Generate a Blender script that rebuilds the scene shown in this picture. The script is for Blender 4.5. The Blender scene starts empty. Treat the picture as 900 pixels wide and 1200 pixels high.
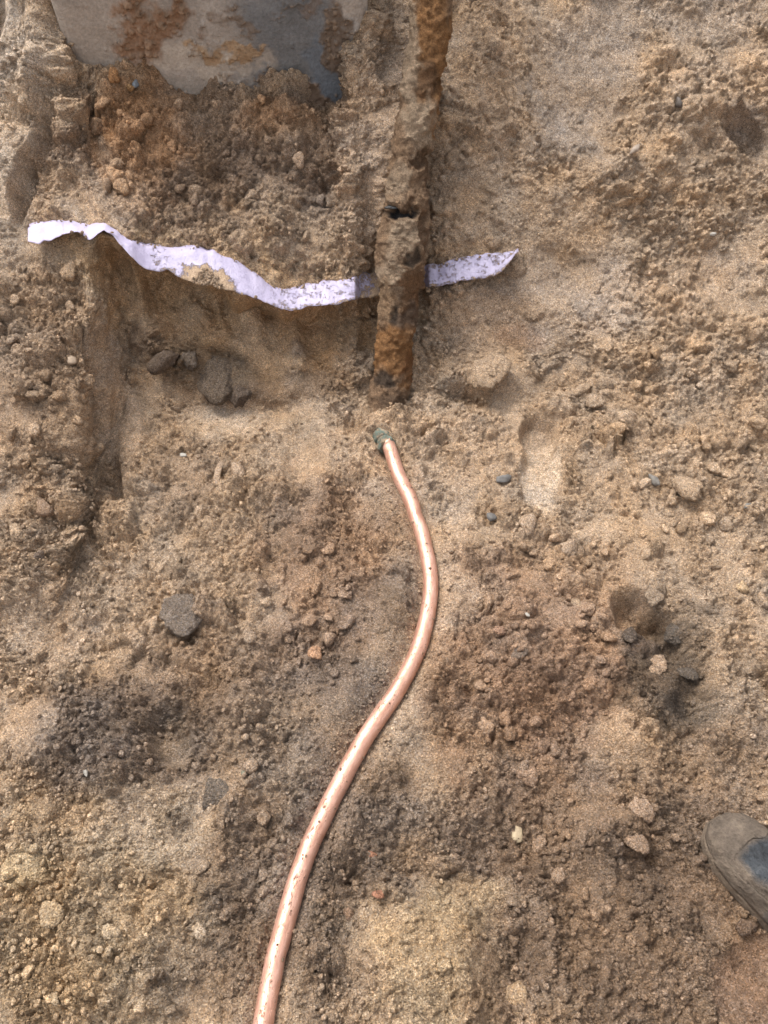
import bpy, math, random
import numpy as np

# ------------------------------------------------------------------ camera, sky, sun, exposure
H = 1.30                       # eye height above the pit floor
PITCH = math.radians(53.5)     # optical axis below the horizon
FPX = 909.0                    # focal length in pixels of a 900 x 1200 frame
scene = bpy.context.scene
col = scene.collection

cam_data = bpy.data.cameras.new('camera')
cam_data.sensor_fit = 'VERTICAL'
cam_data.sensor_height = 24.0
cam_data.lens = 24.0 * FPX / 1200.0
cam_data.clip_start = 0.02
cam_data.clip_end = 500.0
cam = bpy.data.objects.new('camera', cam_data)
cam.location = (0, 0, H)
cam.rotation_euler = (math.pi / 2 - PITCH, 0, 0)
col.objects.link(cam)
scene.camera = cam

SUN_EL, SUN_AZ = math.radians(60), math.radians(-50)   # azimuth clockwise from +Y (away from the viewer)
world = bpy.data.worlds.new('World')
scene.world = world
world.use_nodes = True
wn = world.node_tree.nodes
wl = world.node_tree.links
sky = wn.new('ShaderNodeTexSky')
sky.sky_type = 'NISHITA'
sky.sun_disc = False
sky.sun_elevation = SUN_EL
sky.sun_rotation = SUN_AZ
sky.dust_density = 4.0
hsv = wn.new('ShaderNodeHueSaturation')
hsv.inputs['Saturation'].default_value = 0.25        # a veiled, mostly white sky
wl.new(sky.outputs[0], hsv.inputs['Color'])
wl.new(hsv.outputs[0], wn['Background'].inputs['Color'])
wn['Background'].inputs['Strength'].default_value = 0.15

sd = bpy.data.lights.new('sun', 'SUN')
sd.energy = 1.15
sd.angle = math.radians(22)
sd.color = (1.0, 0.95, 0.87)
sun = bpy.data.objects.new('sun', sd)
sun.rotation_euler = (math.pi / 2 - SUN_EL, 0, math.pi - SUN_AZ)
sun.location = (1, 2, 4)
col.objects.link(sun)

scene.view_settings.view_transform = 'Standard'
scene.view_settings.look = 'None'
scene.view_settings.gamma = 1.0
scene.view_settings.exposure = 1.22

# ------------------------------------------------------------------ helpers
f32 = np.float32
CP, SP = math.cos(PITCH), math.sin(PITCH)


def lin(r, g, b):
    out = []
    for c in (r, g, b):
        c /= 255.0
        out.append(c / 12.92 if c <= 0.04045 else ((c + 0.055) / 1.055) ** 2.4)
    return tuple(out)


def row_z(py, y):
    """height at distance y of the sight line through photo row py"""
    return H - y * math.tan(PITCH + math.atan((py - 600.0) / FPX))


def floor_pt(px, py, z=0.0):
    """point at height z seen at photo position px, py"""
    a = (px - 450) / FPX
    b = (py - 600) / FPX
    dy, dz = CP - b * SP, -SP - b * CP
    t = (z - H) / dz
    return np.array((a * t, dy * t, z))


def depth_pt(px, py, d):
    a = (px - 450) / FPX
    b = (py - 600) / FPX
    return np.array((a * d, (CP - b * SP) * d, H + (-SP - b * CP) * d))


def project(P):
    d = P[..., 1] * CP - (P[..., 2] - H) * SP
    u = P[..., 1] * SP + (P[..., 2] - H) * CP
    d = np.maximum(d, 0.05)
    return 450 + FPX * P[..., 0] / d, 600 - FPX * u / d, d


def hash2(ix, iy, seed):
    h = (ix.astype(np.int64) * 374761393 + iy.astype(np.int64) * 668265263 + seed * 1442695041).astype(np.uint32)
    h ^= h >> np.uint32(13)
    h *= np.uint32(1274126177)
    h ^= h >> np.uint32(16)
    h *= np.uint32(2246822519)
    h ^= h >> np.uint32(15)
    return h


def rnd(h, k):
    g = h * np.uint32(2654435761 + 2 * k * 40503 & 0xffffffff | 1) + np.uint32(k * 97531 + 17)
    g ^= g >> np.uint32(15)
    g *= np.uint32(2246822519)
    g ^= g >> np.uint32(13)
    return (g >> np.uint32(8)).astype(f32) * f32(1.0 / 16777216.0)


def vnoise(x, y, scale, seed):
    x = x / scale
    y = y / scale
    ix = np.floor(x)
    iy = np.floor(y)
    fx = (x - ix).astype(f32)
    fy = (y - iy).astype(f32)
    fx = fx * fx * fx * (fx * (fx * 6 - 15) + 10)
    fy = fy * fy * fy * (fy * (fy * 6 - 15) + 10)
    ix = ix.astype(np.int32)
    iy = iy.astype(np.int32)
    a = rnd(hash2(ix, iy, seed), 1)
    b = rnd(hash2(ix + 1, iy, seed), 1)
    c = rnd(hash2(ix, iy + 1, seed), 1)
    d = rnd(hash2(ix + 1, iy + 1, seed), 1)
    return (a * (1 - fx) + b * fx) * (1 - fy) + (c * (1 - fx) + d * fx) * fy * 1.0


def fbm(x, y, scale, seed, octaves=4, gain=0.5):
    """-1 .. 1"""
    t = np.zeros(x.shape, f32)
    amp, tot = 1.0, 0.0
    for k in range(octaves):
        ca, sa = math.cos(0.6 * k), math.sin(0.6 * k)
        t += amp * (vnoise(x * ca - y * sa + k * 3.7, x * sa + y * ca - k * 1.3, scale * 0.5 ** k, seed + 31 * k) * 2 - 1)
        tot += amp
        amp *= gain
    return t / tot * 1.6


def crumbs(x, y, cell, prob, seed, rmin=0.22, rmax=0.62):
    """heights (m) and tints of random knobbly crumbs strewn on a plane"""
    gx = x / cell
    gy = y / cell
    ix = np.floor(gx).astype(np.int32)
    iy = np.floor(gy).astype(np.int32)
    best = np.zeros(x.shape, f32)
    tint = np.full(x.shape, 0.5, f32)
    for dx in (-1, 0, 1):
        for dy in (-1, 0, 1):
            h = hash2(ix + dx, iy + dy, seed)
            cx = ix + dx + rnd(h, 1)
            cy = iy + dy + rnd(h, 2)
            r = rmin + (rmax - rmin) * rnd(h, 3) ** 1.7
            th = rnd(h, 4) * f32(math.pi)
            asp = 0.7 + 0.3 * rnd(h, 5)
            ex = (gx - cx).astype(f32)
            ey = (gy - cy).astype(f32)
            c, s = np.cos(th), np.sin(th)
            ux = ex * c + ey * s
            uy = (-ex * s + ey * c) / asp
            q = 1 - (ux * ux + uy * uy) / (r * r)
            on = (q > 0) & (rnd(h, 6) < prob)
            hh = np.where(on, np.sqrt(np.maximum(q, 0)) * r * (0.55 + 0.5 * rnd(h, 7)), 0)
            hh = np.minimum(hh, r * 0.85)
            m = hh > best
            best = np.where(m, hh, best)
            tint = np.where(m, rnd(h, 8), tint)
    return best * cell, tint


def hash3(ix, iy, iz, seed):
    return hash2(ix + iz * 7919, iy - iz * 104729, seed)


def vnoise3(P, scale, seed):
    Q = P / scale
    I = np.floor(Q)
    Fr = (Q - I).astype(f32)
    Fr = Fr * Fr * (3 - 2 * Fr)
    I = I.astype(np.int32)
    out = 0
    for dz in (0, 1):
        wz = Fr[..., 2] if dz else 1 - Fr[..., 2]
        for dy in (0, 1):
            wyz = wz * (Fr[..., 1] if dy else 1 - Fr[..., 1])
            for dx in (0, 1):
                w = wyz * (Fr[..., 0] if dx else 1 - Fr[..., 0])
                h = hash3(I[..., 0] + dx, I[..., 1] + dy, I[..., 2] + dz, seed)
                out = out + w * ((h >> np.uint32(8)).astype(f32) * f32(1 / 16777216.0))
    return out


def fbm3(P, scale, seed, octaves=3, gain=0.5):
    t, amp, tot = 0, 1.0, 0.0
    for k in range(octaves):
        t = t + amp * (vnoise3(P + k * 1.37, scale * 0.53 ** k, seed + 31 * k) * 2 - 1)
        tot += amp
        amp *= gain
    return t / tot * 1.7


def crumbs3(P, cell, prob, seed, rmin=0.2, rmax=0.5):
    """like crumbs() but for any surface in space: knobs of radius up to half a cell"""
    Q = (P / cell).astype(f32)
    I = np.floor(Q - 0.5).astype(np.int32)
    best = np.zeros(P.shape[:-1], f32)
    tint = np.full(P.shape[:-1], 0.5, f32)
    for dz in (0, 1):
        for dy in (0, 1):
            for dx in (0, 1):
                a, b, c = I[..., 0] + dx, I[..., 1] + dy, I[..., 2] + dz
                h = hash3(a, b, c, seed)
                r = rmin + (rmax - rmin) * rnd(h, 3)
                asp = 0.72 + 0.5 * rnd(h, 5)
                ex = Q[..., 0] - a - rnd(h, 1)
                ey = Q[..., 1] - b - rnd(h, 2)
                ez = Q[..., 2] - c - rnd(h, 4)
                q = 1 - (ex * ex * asp + ey * ey / asp + ez * ez + 0.35 * ex * ey) / (r * r)
                hh = np.where((q > 0) & (rnd(h, 6) < prob), np.minimum(np.sqrt(np.maximum(q, 0)), 0.86) * r, 0)
                m = hh > best
                best = np.where(m, hh, best)
                tint = np.where(m, rnd(h, 8), tint)
    return best * cell, tint


def sstep(a, b, x):
    t = np.clip((x - a) / (b - a), 0, 1)
    return t * t * (3 - 2 * t)


def smooth_axis(A, n, axis):
    """box smoothing, two passes"""
    if n < 2:
        return A
    for _ in range(2):
        pad = [(0, 0)] * A.ndim
        pad[axis] = (n, n)
        B = np.pad(A, pad, mode='edge')
        C = np.moveaxis(np.cumsum(B, axis=axis, dtype=np.float64), axis, 0)
        L = A.shape[axis]
        h = n // 2
        A = np.moveaxis((C[n + h:n + h + L] - C[n - h - 1:n - h - 1 + L]) / (2 * h + 1), 0, axis)
    return A


def seg_dist(px, py, pts):
    """distance and running fraction to a polyline"""
    best = np.full(px.shape, 1e9, f32)
    frac = np.zeros(px.shape, f32)
    n = len(pts) - 1
    for i in range(n):
        (x0, y0), (x1, y1) = pts[i], pts[i + 1]
        dx, dy = x1 - x0, y1 - y0
        t = np.clip(((px - x0) * dx + (py - y0) * dy) / (dx * dx + dy * dy), 0, 1)
        d = np.hypot(px - x0 - t * dx, py - y0 - t * dy).astype(f32)
        m = d < best
        best = np.where(m, d, best)
        frac = np.where(m, (i + t) / n, frac)
    return best, frac


def grid_faces(nr, nc, flip=False):
    i = np.arange(nr * nc).reshape(nr, nc)
    q = np.stack((i[:-1, :-1], i[:-1, 1:], i[1:, 1:], i[1:, :-1]), -1).reshape(-1, 4)
    return q[:, ::-1] if flip else q


def np_mesh(name, V, F, colors=None, attr='soil', smooth=True, extra=None):
    me = bpy.data.meshes.new(name)
    V = np.ascontiguousarray(V, f32)
    F = np.ascontiguousarray(F, np.int32)
    k = F.shape[1]
    me.vertices.add(len(V))
    me.vertices.foreach_set('co', V.ravel())
    me.loops.add(F.size)
    me.loops.foreach_set('vertex_index', F.ravel())
    me.polygons.add(len(F))
    me.polygons.foreach_set('loop_start', np.arange(0, F.size, k, dtype=np.int32))
    me.polygons.foreach_set('use_smooth', np.full(len(F), smooth))
    if colors is not None:
        a = me.color_attributes.new(attr, 'FLOAT_COLOR', 'POINT')
        c4 = np.ones((len(V), 4), f32)
        c4[:, :3] = colors
        a.data.foreach_set('color', c4.ravel())
    if extra:
        for nm, arr in extra.items():
            a = me.attributes.new(nm, 'FLOAT', 'POINT')
            a.data.foreach_set('value', np.ascontiguousarray(arr, f32))
    me.update()
    me.validate()
    return me


def link(name, me, mat=None, parent=None):
    o = bpy.data.objects.new(name, me)
    if mat is not None and me is not None and not me.materials:
        me.materials.append(mat)
    col.objects.link(o)
    if parent is not None:
        o.parent = parent
    return o


def tag(o, label=None, cat=None, group=None, kind=None):
    if label:
        o['label'] = label
    if cat:
        o['category'] = cat
    if group:
        o['group'] = group
    if kind:
        o['kind'] = kind
    return o


# ------------------------------------------------------------------ materials
class NT:
    def __init__(self, name, rough=0.95, spec=0.15, local=True):
        self.m = bpy.data.materials.new(name)
        self.m.use_nodes = True
        self.n = self.m.node_tree.nodes
        self.l = self.m.node_tree.links
        self.b = self.n['Principled BSDF']
        self.b.inputs['Roughness'].default_value = rough
        self.b.inputs['Specular IOR Level'].default_value = spec
        self.tc = self.n.new('ShaderNodeTexCoord').outputs['Object'] if local else self.n.new('ShaderNodeNewGeometry').outputs['Position']

    def noise(self, scale, detail=4, rough=0.6, src=None):
        t = self.n.new('ShaderNodeTexNoise')
        t.inputs['Scale'].default_value = scale
        t.inputs['Detail'].default_value = detail
        t.inputs['Roughness'].default_value = rough
        self.l.new(src or self.tc, t.inputs['Vector'])
        return t.outputs['Fac']

    def voro(self, scale, out='Color', feature='F1'):
        t = self.n.new('ShaderNodeTexVoronoi')
        t.feature = feature
        t.inputs['Scale'].default_value = scale
        self.l.new(self.tc, t.inputs['Vector'])
        return t.outputs[out]

    def ramp(self, fac, stops):
        r = self.n.new('ShaderNodeValToRGB')
        e = r.color_ramp.elements
        while len(e) < len(stops):
            e.new(0.5)
        for el, (p, c) in zip(e, stops):
            el.position = p
            el.color = tuple(c) + (1,) if len(c) == 3 else c
        self.l.new(fac, r.inputs[0])
        return r.outputs[0]

    def mix(self, a, b, fac, mode='MIX'):
        m = self.n.new('ShaderNodeMix')
        m.data_type = 'RGBA'
        m.blend_type = mode
        m.clamp_factor = True
        for val, idx in ((fac, 0), (a, 6), (b, 7)):
            if hasattr(val, 'links'):
                self.l.new(val, m.inputs[idx])
            elif idx == 0:
                m.inputs[0].default_value = val
            else:
                m.inputs[idx].default_value = tuple(val) + (1,)
        return m.outputs[2]

    def math(self, op, a, b=0.0, c=None):
        m = self.n.new('ShaderNodeMath')
        m.operation = op
        for i, val in enumerate((a, b) if c is None else (a, b, c)):
            if hasattr(val, 'links'):
                self.l.new(val, m.inputs[i])
            else:
                m.inputs[i].default_value = val
        return m.outputs[0]

    def attr(self, name, out='Color'):
        a = self.n.new('ShaderNodeAttribute')
        a.attribute_name = name
        return a.outputs[out]

    def bump(self, h, dist, strength=1.0, prev=None):
        b = self.n.new('ShaderNodeBump')
        b.inputs['Distance'].default_value = dist
        b.inputs['Strength'].default_value = strength
        self.l.new(h, b.inputs['Height'])
        if prev is not None:
            self.l.new(prev, b.inputs['Normal'])
        return b.outputs[0]

    def color(self, c):
        if hasattr(c, 'links'):
            self.l.new(c, self.b.inputs['Base Color'])
        else:
            self.b.inputs['Base Color'].default_value = tuple(c) + (1,)

    def normal(self, nrm):
        self.l.new(nrm, self.b.inputs['Normal'])


def soil_material(name, source):
    t = NT(name, 0.97, 0.10, False)
    if source == 'attr':
        base = t.attr('soil')
    else:
        oi = t.n.new('ShaderNodeObjectInfo')
        base = oi.outputs['Color']
    blot = t.ramp(t.noise(70, 5, 0.65), [(0.25, (0.70, 0.68, 0.67)), (0.5, (1, 1, 1)), (0.75, (1.22, 1.23, 1.22))])
    grain = t.voro(520)
    sep = t.n.new('ShaderNodeSeparateColor')
    t.l.new(grain, sep.inputs[0])
    spk = t.ramp(sep.outputs[0], [(0.0, (0.30, 0.28, 0.26)), (0.25, (0.80, 0.79, 0.78)), (0.7, (1.10, 1.10, 1.10)), (1.0, (1.85, 1.88, 1.92))])
    spk2 = t.ramp(sep.outputs[1], [(0.0, (1.08, 1.0, 0.90)), (0.5, (1, 1, 1)), (1.0, (0.94, 1.0, 1.10))])
    c = t.mix(base, blot, 0.85, 'MULTIPLY')
    c = t.mix(t.mix(c, spk, 0.68, 'MULTIPLY'), spk2, 1.0, 'MULTIPLY')
    t.color(c)
    n1 = t.bump(t.noise(210, 5, 0.75), 0.008, 1.0)
    n2 = t.bump(t.voro(420, 'Distance'), 0.0016, 0.8, n1)
    t.normal(n2)
    return t.m


M_SOIL = soil_material('sandy_soil', 'attr')
M_CLOD = soil_material('soil_clod', 'object')

# ------------------------------------------------------------------ the pit: one folded sheet of soil
# profile stations across the pit: photo column -> knots (photo row, distance y)
LEFT = [(575, 0.975), (450, 1.16), (355, 1.34), (300, 1.44), (280, 1.475), (190, 1.65), (105, 1.80), (-60, 2.08)]


def ledge(lip, deep=1.485, front=1.42, upper=((190, 1.64), (105, 1.80), (-60, 2.08))):
    return [(482, 1.245), (410, 1.37), (lip + 24, deep), (lip, front), (lip - 16, front + 0.02)] + list(upper)


RAMP = [(474, 1.262), (425, 1.36), (375, 1.44), (330, 1.51), (312, 1.54), (190, 1.70), (105, 1.82), (-60, 2.06)]
RIGHT = [(540, 1.08), (460, 1.27), (385, 1.41), (330, 1.50), (305, 1.545), (190, 1.71), (105, 1.84), (-60, 2.10)]
LEFT2 = LEFT[:5] + [(190, 1.635), (105, 1.76), (-60, 1.93)]
STATIONS = [(-400, LEFT2), (22, LEFT2), (58, LEFT[:4] + [(275, 1.465), (190, 1.635), (105, 1.755), (-60, 1.90)]), (94, [(572, 0.985), (445, 1.175), (350, 1.355), (287, 1.435), (270, 1.46), (190, 1.64), (105, 1.80), (-60, 2.08)]),
    (116, ledge(282)), (140, ledge(286)), (185, ledge(312)), (250, ledge(328)), (300, ledge(344)), (345, ledge(356, 1.47)), (382, ledge(350, 1.47)), (408, ledge(346, 1.47, upper=((190, 1.615), (105, 1.735), (10, 1.84)))),
    (428, [(478, 1.25), (410, 1.40), (370, 1.50), (346, 1.50), (325, 1.52), (190, 1.63), (105, 1.745), (-60, 1.93)]),
    (490, [(476, 1.255), (410, 1.40), (372, 1.48), (345, 1.53), (325, 1.56), (190, 1.715), (105, 1.84), (-60, 2.08)]),
    (540, RAMP), (680, RAMP), (780, RIGHT), (1300, RIGHT)]

NC, PADC = 970, 26
knot_rows = [0, 60, 560, 880, 965, 1035, 1062, 1076, 1175, 1235, 1330]     # K0 .. K10 in dense rows
NR = knot_rows[-1] + 1
sx = np.array([(p - 450) / FPX * 1.62 for p, _ in STATIONS])
prof = np.zeros((len(STATIONS), 11, 2))
for i, (p, kn) in enumerate(STATIONS):
    y3, z3 = kn[0][1], row_z(*kn[0])
    prof[i, 0] = (-0.45, 0.0)
    prof[i, 1] = (0.06, 0.0)
    prof[i, 2] = (0.62, 0.0)
    for k, (py, y) in enumerate(kn):
        prof[i, 3 + k] = (y, row_z(py, y))
rows = np.arange(NR)
prof_rows = np.stack([[np.interp(rows, knot_rows, prof[i, :, c]) for c in (0, 1)] for i in range(len(STATIONS))])   # S,2,NR
# columns: fan out a little with distance so that the sheet covers the pit evenly
uu = np.linspace(-1, 1, 4001)
dens = 1 + 1.5 * np.exp(-((uu + 0.63) / 0.035) ** 2) + 1.5 * np.exp(-((uu + 0.10) / 0.04) ** 2) + 0.9 * np.exp(-((uu + 0.70) / 0.04) ** 2)
cum = np.concatenate(([0], np.cumsum((dens[1:] + dens[:-1]) / 2)))
u = np.interp(np.linspace(0, cum[-1], NC), cum, uu)
step = u[1] - u[0]
ext = 1 + np.cumsum(step * 1.28 ** np.arange(1, PADC + 1))
U = np.concatenate((-ext[::-1], u, ext))
W = np.interp(rows, [0, 60, 560, 965, NR - 1], [0.80, 0.76, 0.90, 0.98, 1.06])
X = (U[None, :] * W[:, None])
core = slice(PADC, PADC + NC)
YZ = np.zeros((2, NR, X.shape[1]))
for c in range(2):
    xi = np.clip(np.searchsorted(sx, X.ravel()) - 1, 0, len(sx) - 2).reshape(X.shape)
    t = np.clip((X - sx[xi]) / (sx[xi + 1] - sx[xi]), 0, 1)
    t = t * t * (3 - 2 * t)
    rr = np.broadcast_to(rows[:, None], X.shape)
    P = prof_rows[:, c, :]
    YZ[c] = P[xi, rr] * (1 - t) + P[xi + 1, rr] * t
YZ = smooth_axis(YZ, 13, 1)
YZ = smooth_axis(YZ, 9, 2)
Y, Z = YZ
# outer rows: the pit sides behind the viewer and the ground above the bank
eb = np.cumsum(0.004 * 1.27 ** np.arange(1, 31))
ea = np.cumsum(0.004 * 1.27 ** np.arange(1, 31))
Xb = np.repeat(X[:1], 30, 0)
Yb = Y[:1] - eb[::-1, None]
Zb = np.repeat(Z[:1], 30, 0)
Xa = np.repeat(X[-1:], 30, 0)
Ya = Y[-1:] + ea[:, None]
Za = Z[-1:] + np.minimum(ea[:, None] * 0.6, 0.14)
X = np.concatenate((Xb, X, Xa))
Y = np.concatenate((Yb, Y, Ya))
Z = np.concatenate((Zb, Z, Za))
R0 = 30
TOP = 0.80
side = sstep(1.15, 2.4, np.abs(X))
back = sstep(-0.9, -2.2, Y)
lift = np.maximum(side, back)
Z = Z * (1 - lift) + np.maximum(TOP, Z) * lift
far = np.maximum(np.abs(X), np.abs(Y))
grow = np.maximum(far - 4.0, 0)
X = X + np.sign(X) * np.maximum(np.abs(X) - 4.0, 0) * 4
Y = Y + np.sign(Y) * np.maximum(np.abs(Y) - 4.0, 0) * 4

base = np.stack((X, Y, Z), -1)
BPX, BPY, BD = project(base)
BPX = BPX.astype(f32)
BPY = BPY.astype(f32)
# sheet coordinates in metres
S = np.concatenate((np.zeros((1, X.shape[1])), np.cumsum(np.hypot(np.diff(Y, axis=0), np.diff(Z, axis=0)), 0)), 0)
S = S - S[R0:R0 + 1]
mid = X.shape[1] // 2
A = np.concatenate((np.zeros((X.shape[0], 1)), np.cumsum(np.linalg.norm(np.diff(base, axis=1), axis=-1), 1)), 1)
SX = (A - A[:, mid:mid + 1]).astype(f32)
SS = smooth_axis(S, 41, 1).astype(f32)

# ---- soil colours and roughness by place, with shade painted into some hollows
warp1 = fbm(SX, SS, 0.09, 11, 4)
warp2 = fbm(SX, SS, 0.09, 57, 4)
warp3 = fbm(SX, SS, 0.022, 58, 3, 0.6)
warp4 = fbm(SX, SS, 0.022, 59, 3, 0.6)
WPX = BPX + warp1 * 34 + warp3 * 13
WPY = BPY + warp2 * 34 + warp4 * 13
def lin(r, g, b, _l=lin):            # soil colours, less saturated
    c = np.array(_l(r, g, b))
    m = float(c @ np.array((0.3, 0.55, 0.15)))
    c = m + (c - m) * 0.80
    return (c[0], c[1] * 1.0, c[2] * 1.0)


SAND = lin(186, 157, 127)
TAN = lin(178, 149, 117)
PALE = lin(200, 175, 147)
YEL = lin(182, 153, 114)
BROWN = lin(140, 113, 88)
DARK = lin(112, 91, 73)
CLAY = lin(125, 106, 90)
RED = lin(150, 114, 85)
OCHRE = lin(176, 124, 70)
GREY = lin(168, 148, 128)
CHAR = lin(72, 63, 55)
C = np.empty(X.shape + (3,), f32)
C[:] = TAN
ROUGH = np.full(X.shape, 0.62, f32)
# (x, y, rx, ry, angle, colour, strength, roughness or None, softness)
ZONES = [
    (700, 150, 260, 190, 0, TAN, .7, .45, .5), (560, 200, 60, 220, 5, SAND, .6, .40, .5),
    (20, 120, 48, 190, 5, PALE, .9, .30, .35), (15, 480, 110, 200, 0, BROWN, .55, .85, .5), (60, 600, 120, 110, 0, TAN, .7, .8, .5),
    (250, 180, 230, 95, 0, BROWN, .95, .9, .35), (160, 165, 62, 80, 10, OCHRE, .75, .8, .5), (255, 215, 80, 62, 0, DARK, .75, .95, .5),
    (90, 235, 80, 48, -10, SAND, .9, .45, .4), (330, 255, 95, 42, 0, TAN, .7, .7, .5), (330, 140, 55, 18, -10, OCHRE, .4, None, .5), (380, 215, 34, 34, 0, CLAY, .6, .8, .5),
    (440, 170, 40, 165, 8, SAND, 1, .55, .35), (690, 70, 62, 110, 18, GREY, .85, .06, .35), (655, 125, 26, 32, 20, GREY, .8, .08, .35), (830, 10, 90, 34, 0, GREY, .55, .2, .5),
    (860, 110, 90, 70, 10, SAND, .5, .6, .5), (880, 150, 36, 26, 35, CLAY, .7, .3, .4), (620, 255, 110, 60, 0, TAN, .8, .18, .4),  # clay tone in the upper right hollow paints its shadow
    (650, 350, 100, 60, -12, GREY, .85, .06, .45), (575, 380, 60, 50, 0, BROWN, .45, .08, .4), (610, 395, 36, 16, 10, RED, .5, .05, .4),
    (780, 340, 130, 40, -18, SAND, .7, .35, .5), (800, 480, 150, 110, 0, TAN, .75, .85, .5), (820, 230, 110, 60, 0, TAN, .6, .75, .5),
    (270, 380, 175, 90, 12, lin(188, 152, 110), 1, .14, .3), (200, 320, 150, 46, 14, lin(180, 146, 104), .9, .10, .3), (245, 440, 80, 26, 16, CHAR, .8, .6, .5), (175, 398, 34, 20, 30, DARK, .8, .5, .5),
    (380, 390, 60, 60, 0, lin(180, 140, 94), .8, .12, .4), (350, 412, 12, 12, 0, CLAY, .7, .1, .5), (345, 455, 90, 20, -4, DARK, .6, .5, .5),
    (140, 500, 24, 76, -8, SAND, 1, .08, .3), (118, 425, 22, 62, -10, SAND, .9, .10, .3), (262, 495, 50, 24, -4, PALE, .6, .15, .5),
    (250, 600, 120, 90, 0, TAN, .7, .85, .5), (215, 560, 50, 50, 0, CLAY, .45, .8, .5), (480, 540, 150, 56, 0, SAND, .6, .42, .5), (350, 545, 55, 66, 0, TAN, .7, .30, .5),
    (385, 680, 78, 130, 0, RED, .75, .75, .5), (345, 620, 50, 50, 0, CLAY, .5, .85, .5), (460, 610, 40, 60, -20, BROWN, .55, .15, .5),
    (340, 780, 70, 50, 0, CLAY, .75, .95, .5), (440, 740, 44, 96, 24, CLAY, .7, .12, .4), (400, 840, 60, 60, 30, CLAY, .7, .3, .5),
    (535, 690, 24, 130, 4, SAND, .85, .10, .35), (520, 810, 34, 60, 20, SAND, .5, .25, .45),
    (640, 780, 140, 150, 0, RED, .85, .85, .5), (640, 860, 120, 90, 0, lin(142, 110, 84), .7, .9, .5), (700, 640, 110, 90, 0, TAN, .5, .9, .5),
    (780, 765, 62, 62, 20, CHAR, .85, .8, .4), (812, 820, 34, 52, 10, CHAR, .8, .3, .4), (865, 800, 60, 110, 0, TAN, .6, .8, .5),  # dark soil, with the shade of the holes painted in
    (740, 900, 46, 72, -18, TAN, .8, .25, .4), (850, 900, 70, 60, 0, BROWN, .6, .5, .5),
    (740, 1090, 240, 190, 0, lin(134, 108, 84), 1, .85, .6), (800, 1000, 100, 80, 0, DARK, .6, .75, .5), (600, 970, 110, 90, 0, BROWN, .8, .85, .5), (560, 985, 60, 40, 0, DARK, .5, .9, .5), (885, 1150, 40, 62, 0, RED, .8, .08, .35),
    (120, 720, 130, 80, 0, TAN, .65, .8, .5), (60, 740, 70, 50, -25, SAND, .7, .15, .4), (250, 790, 110, 90, 0, BROWN, .7, .9, .5),
    (130, 880, 120, 82, 10, CLAY, .95, .8, .4), (200, 860, 26, 40, 0, lin(150, 128, 104), .9, .02, .35), (215, 830, 60, 34, 0, DARK, .5, .8, .5), (45, 860, 50, 42, -30, SAND, .7, .2, .45),
    (150, 968, 110, 30, -24, PALE, .7, .12, .8), (80, 1090, 150, 140, -20, YEL, .9, .75, .7), (210, 1010, 50, 80, 0, YEL, .5, .8, .5), (30, 1020, 36, 22, -20, lin(200, 172, 128), .8, .1, .4),
    (305, 1010, 95, 150, 0, CLAY, .8, .85, .7), (270, 1120, 90, 80, 0, DARK, .6, .9, .5), (420, 960, 80, 110, 15, CLAY, .85, .75, .5), (390, 1090, 36, 110, 12, DARK, .6, .8, .5),
    (500, 1130, 84, 105, -14, YEL, 1, .32, .5), (545, 1060, 50, 40, 0, lin(190, 156, 110), .7, .5, .5), (590, 1170, 60, 40, 0, BROWN, .6, .8, .5), (640, 1180, 40, 30, 0, TAN, .6, .7, .5),
    (632, 545, 26, 62, 0, PALE, .95, .04, .3), (632, 500, 22, 20, 0, BROWN, .4, .04, .4), (575, 440, 46, 24, 10, TAN, .7, .3, .4),  # brown at the toe print's top end paints the shade inside its rim
]
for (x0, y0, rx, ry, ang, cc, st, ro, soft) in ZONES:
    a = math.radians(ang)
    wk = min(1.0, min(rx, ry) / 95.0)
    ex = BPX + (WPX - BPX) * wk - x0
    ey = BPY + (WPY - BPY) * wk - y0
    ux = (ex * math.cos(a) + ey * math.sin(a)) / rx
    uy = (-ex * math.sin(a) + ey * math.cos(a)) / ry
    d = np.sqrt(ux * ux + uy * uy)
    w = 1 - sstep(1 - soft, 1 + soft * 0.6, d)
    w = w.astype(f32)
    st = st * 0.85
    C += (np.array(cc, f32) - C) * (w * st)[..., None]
    if ro is not None:
        ROUGH += (ro - ROUGH) * w

# ---- relief: mounds (+) and hollows (-), metres along the surface normal
D = fbm(SX, SS, 0.22, 5, 3) * 0.012
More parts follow.
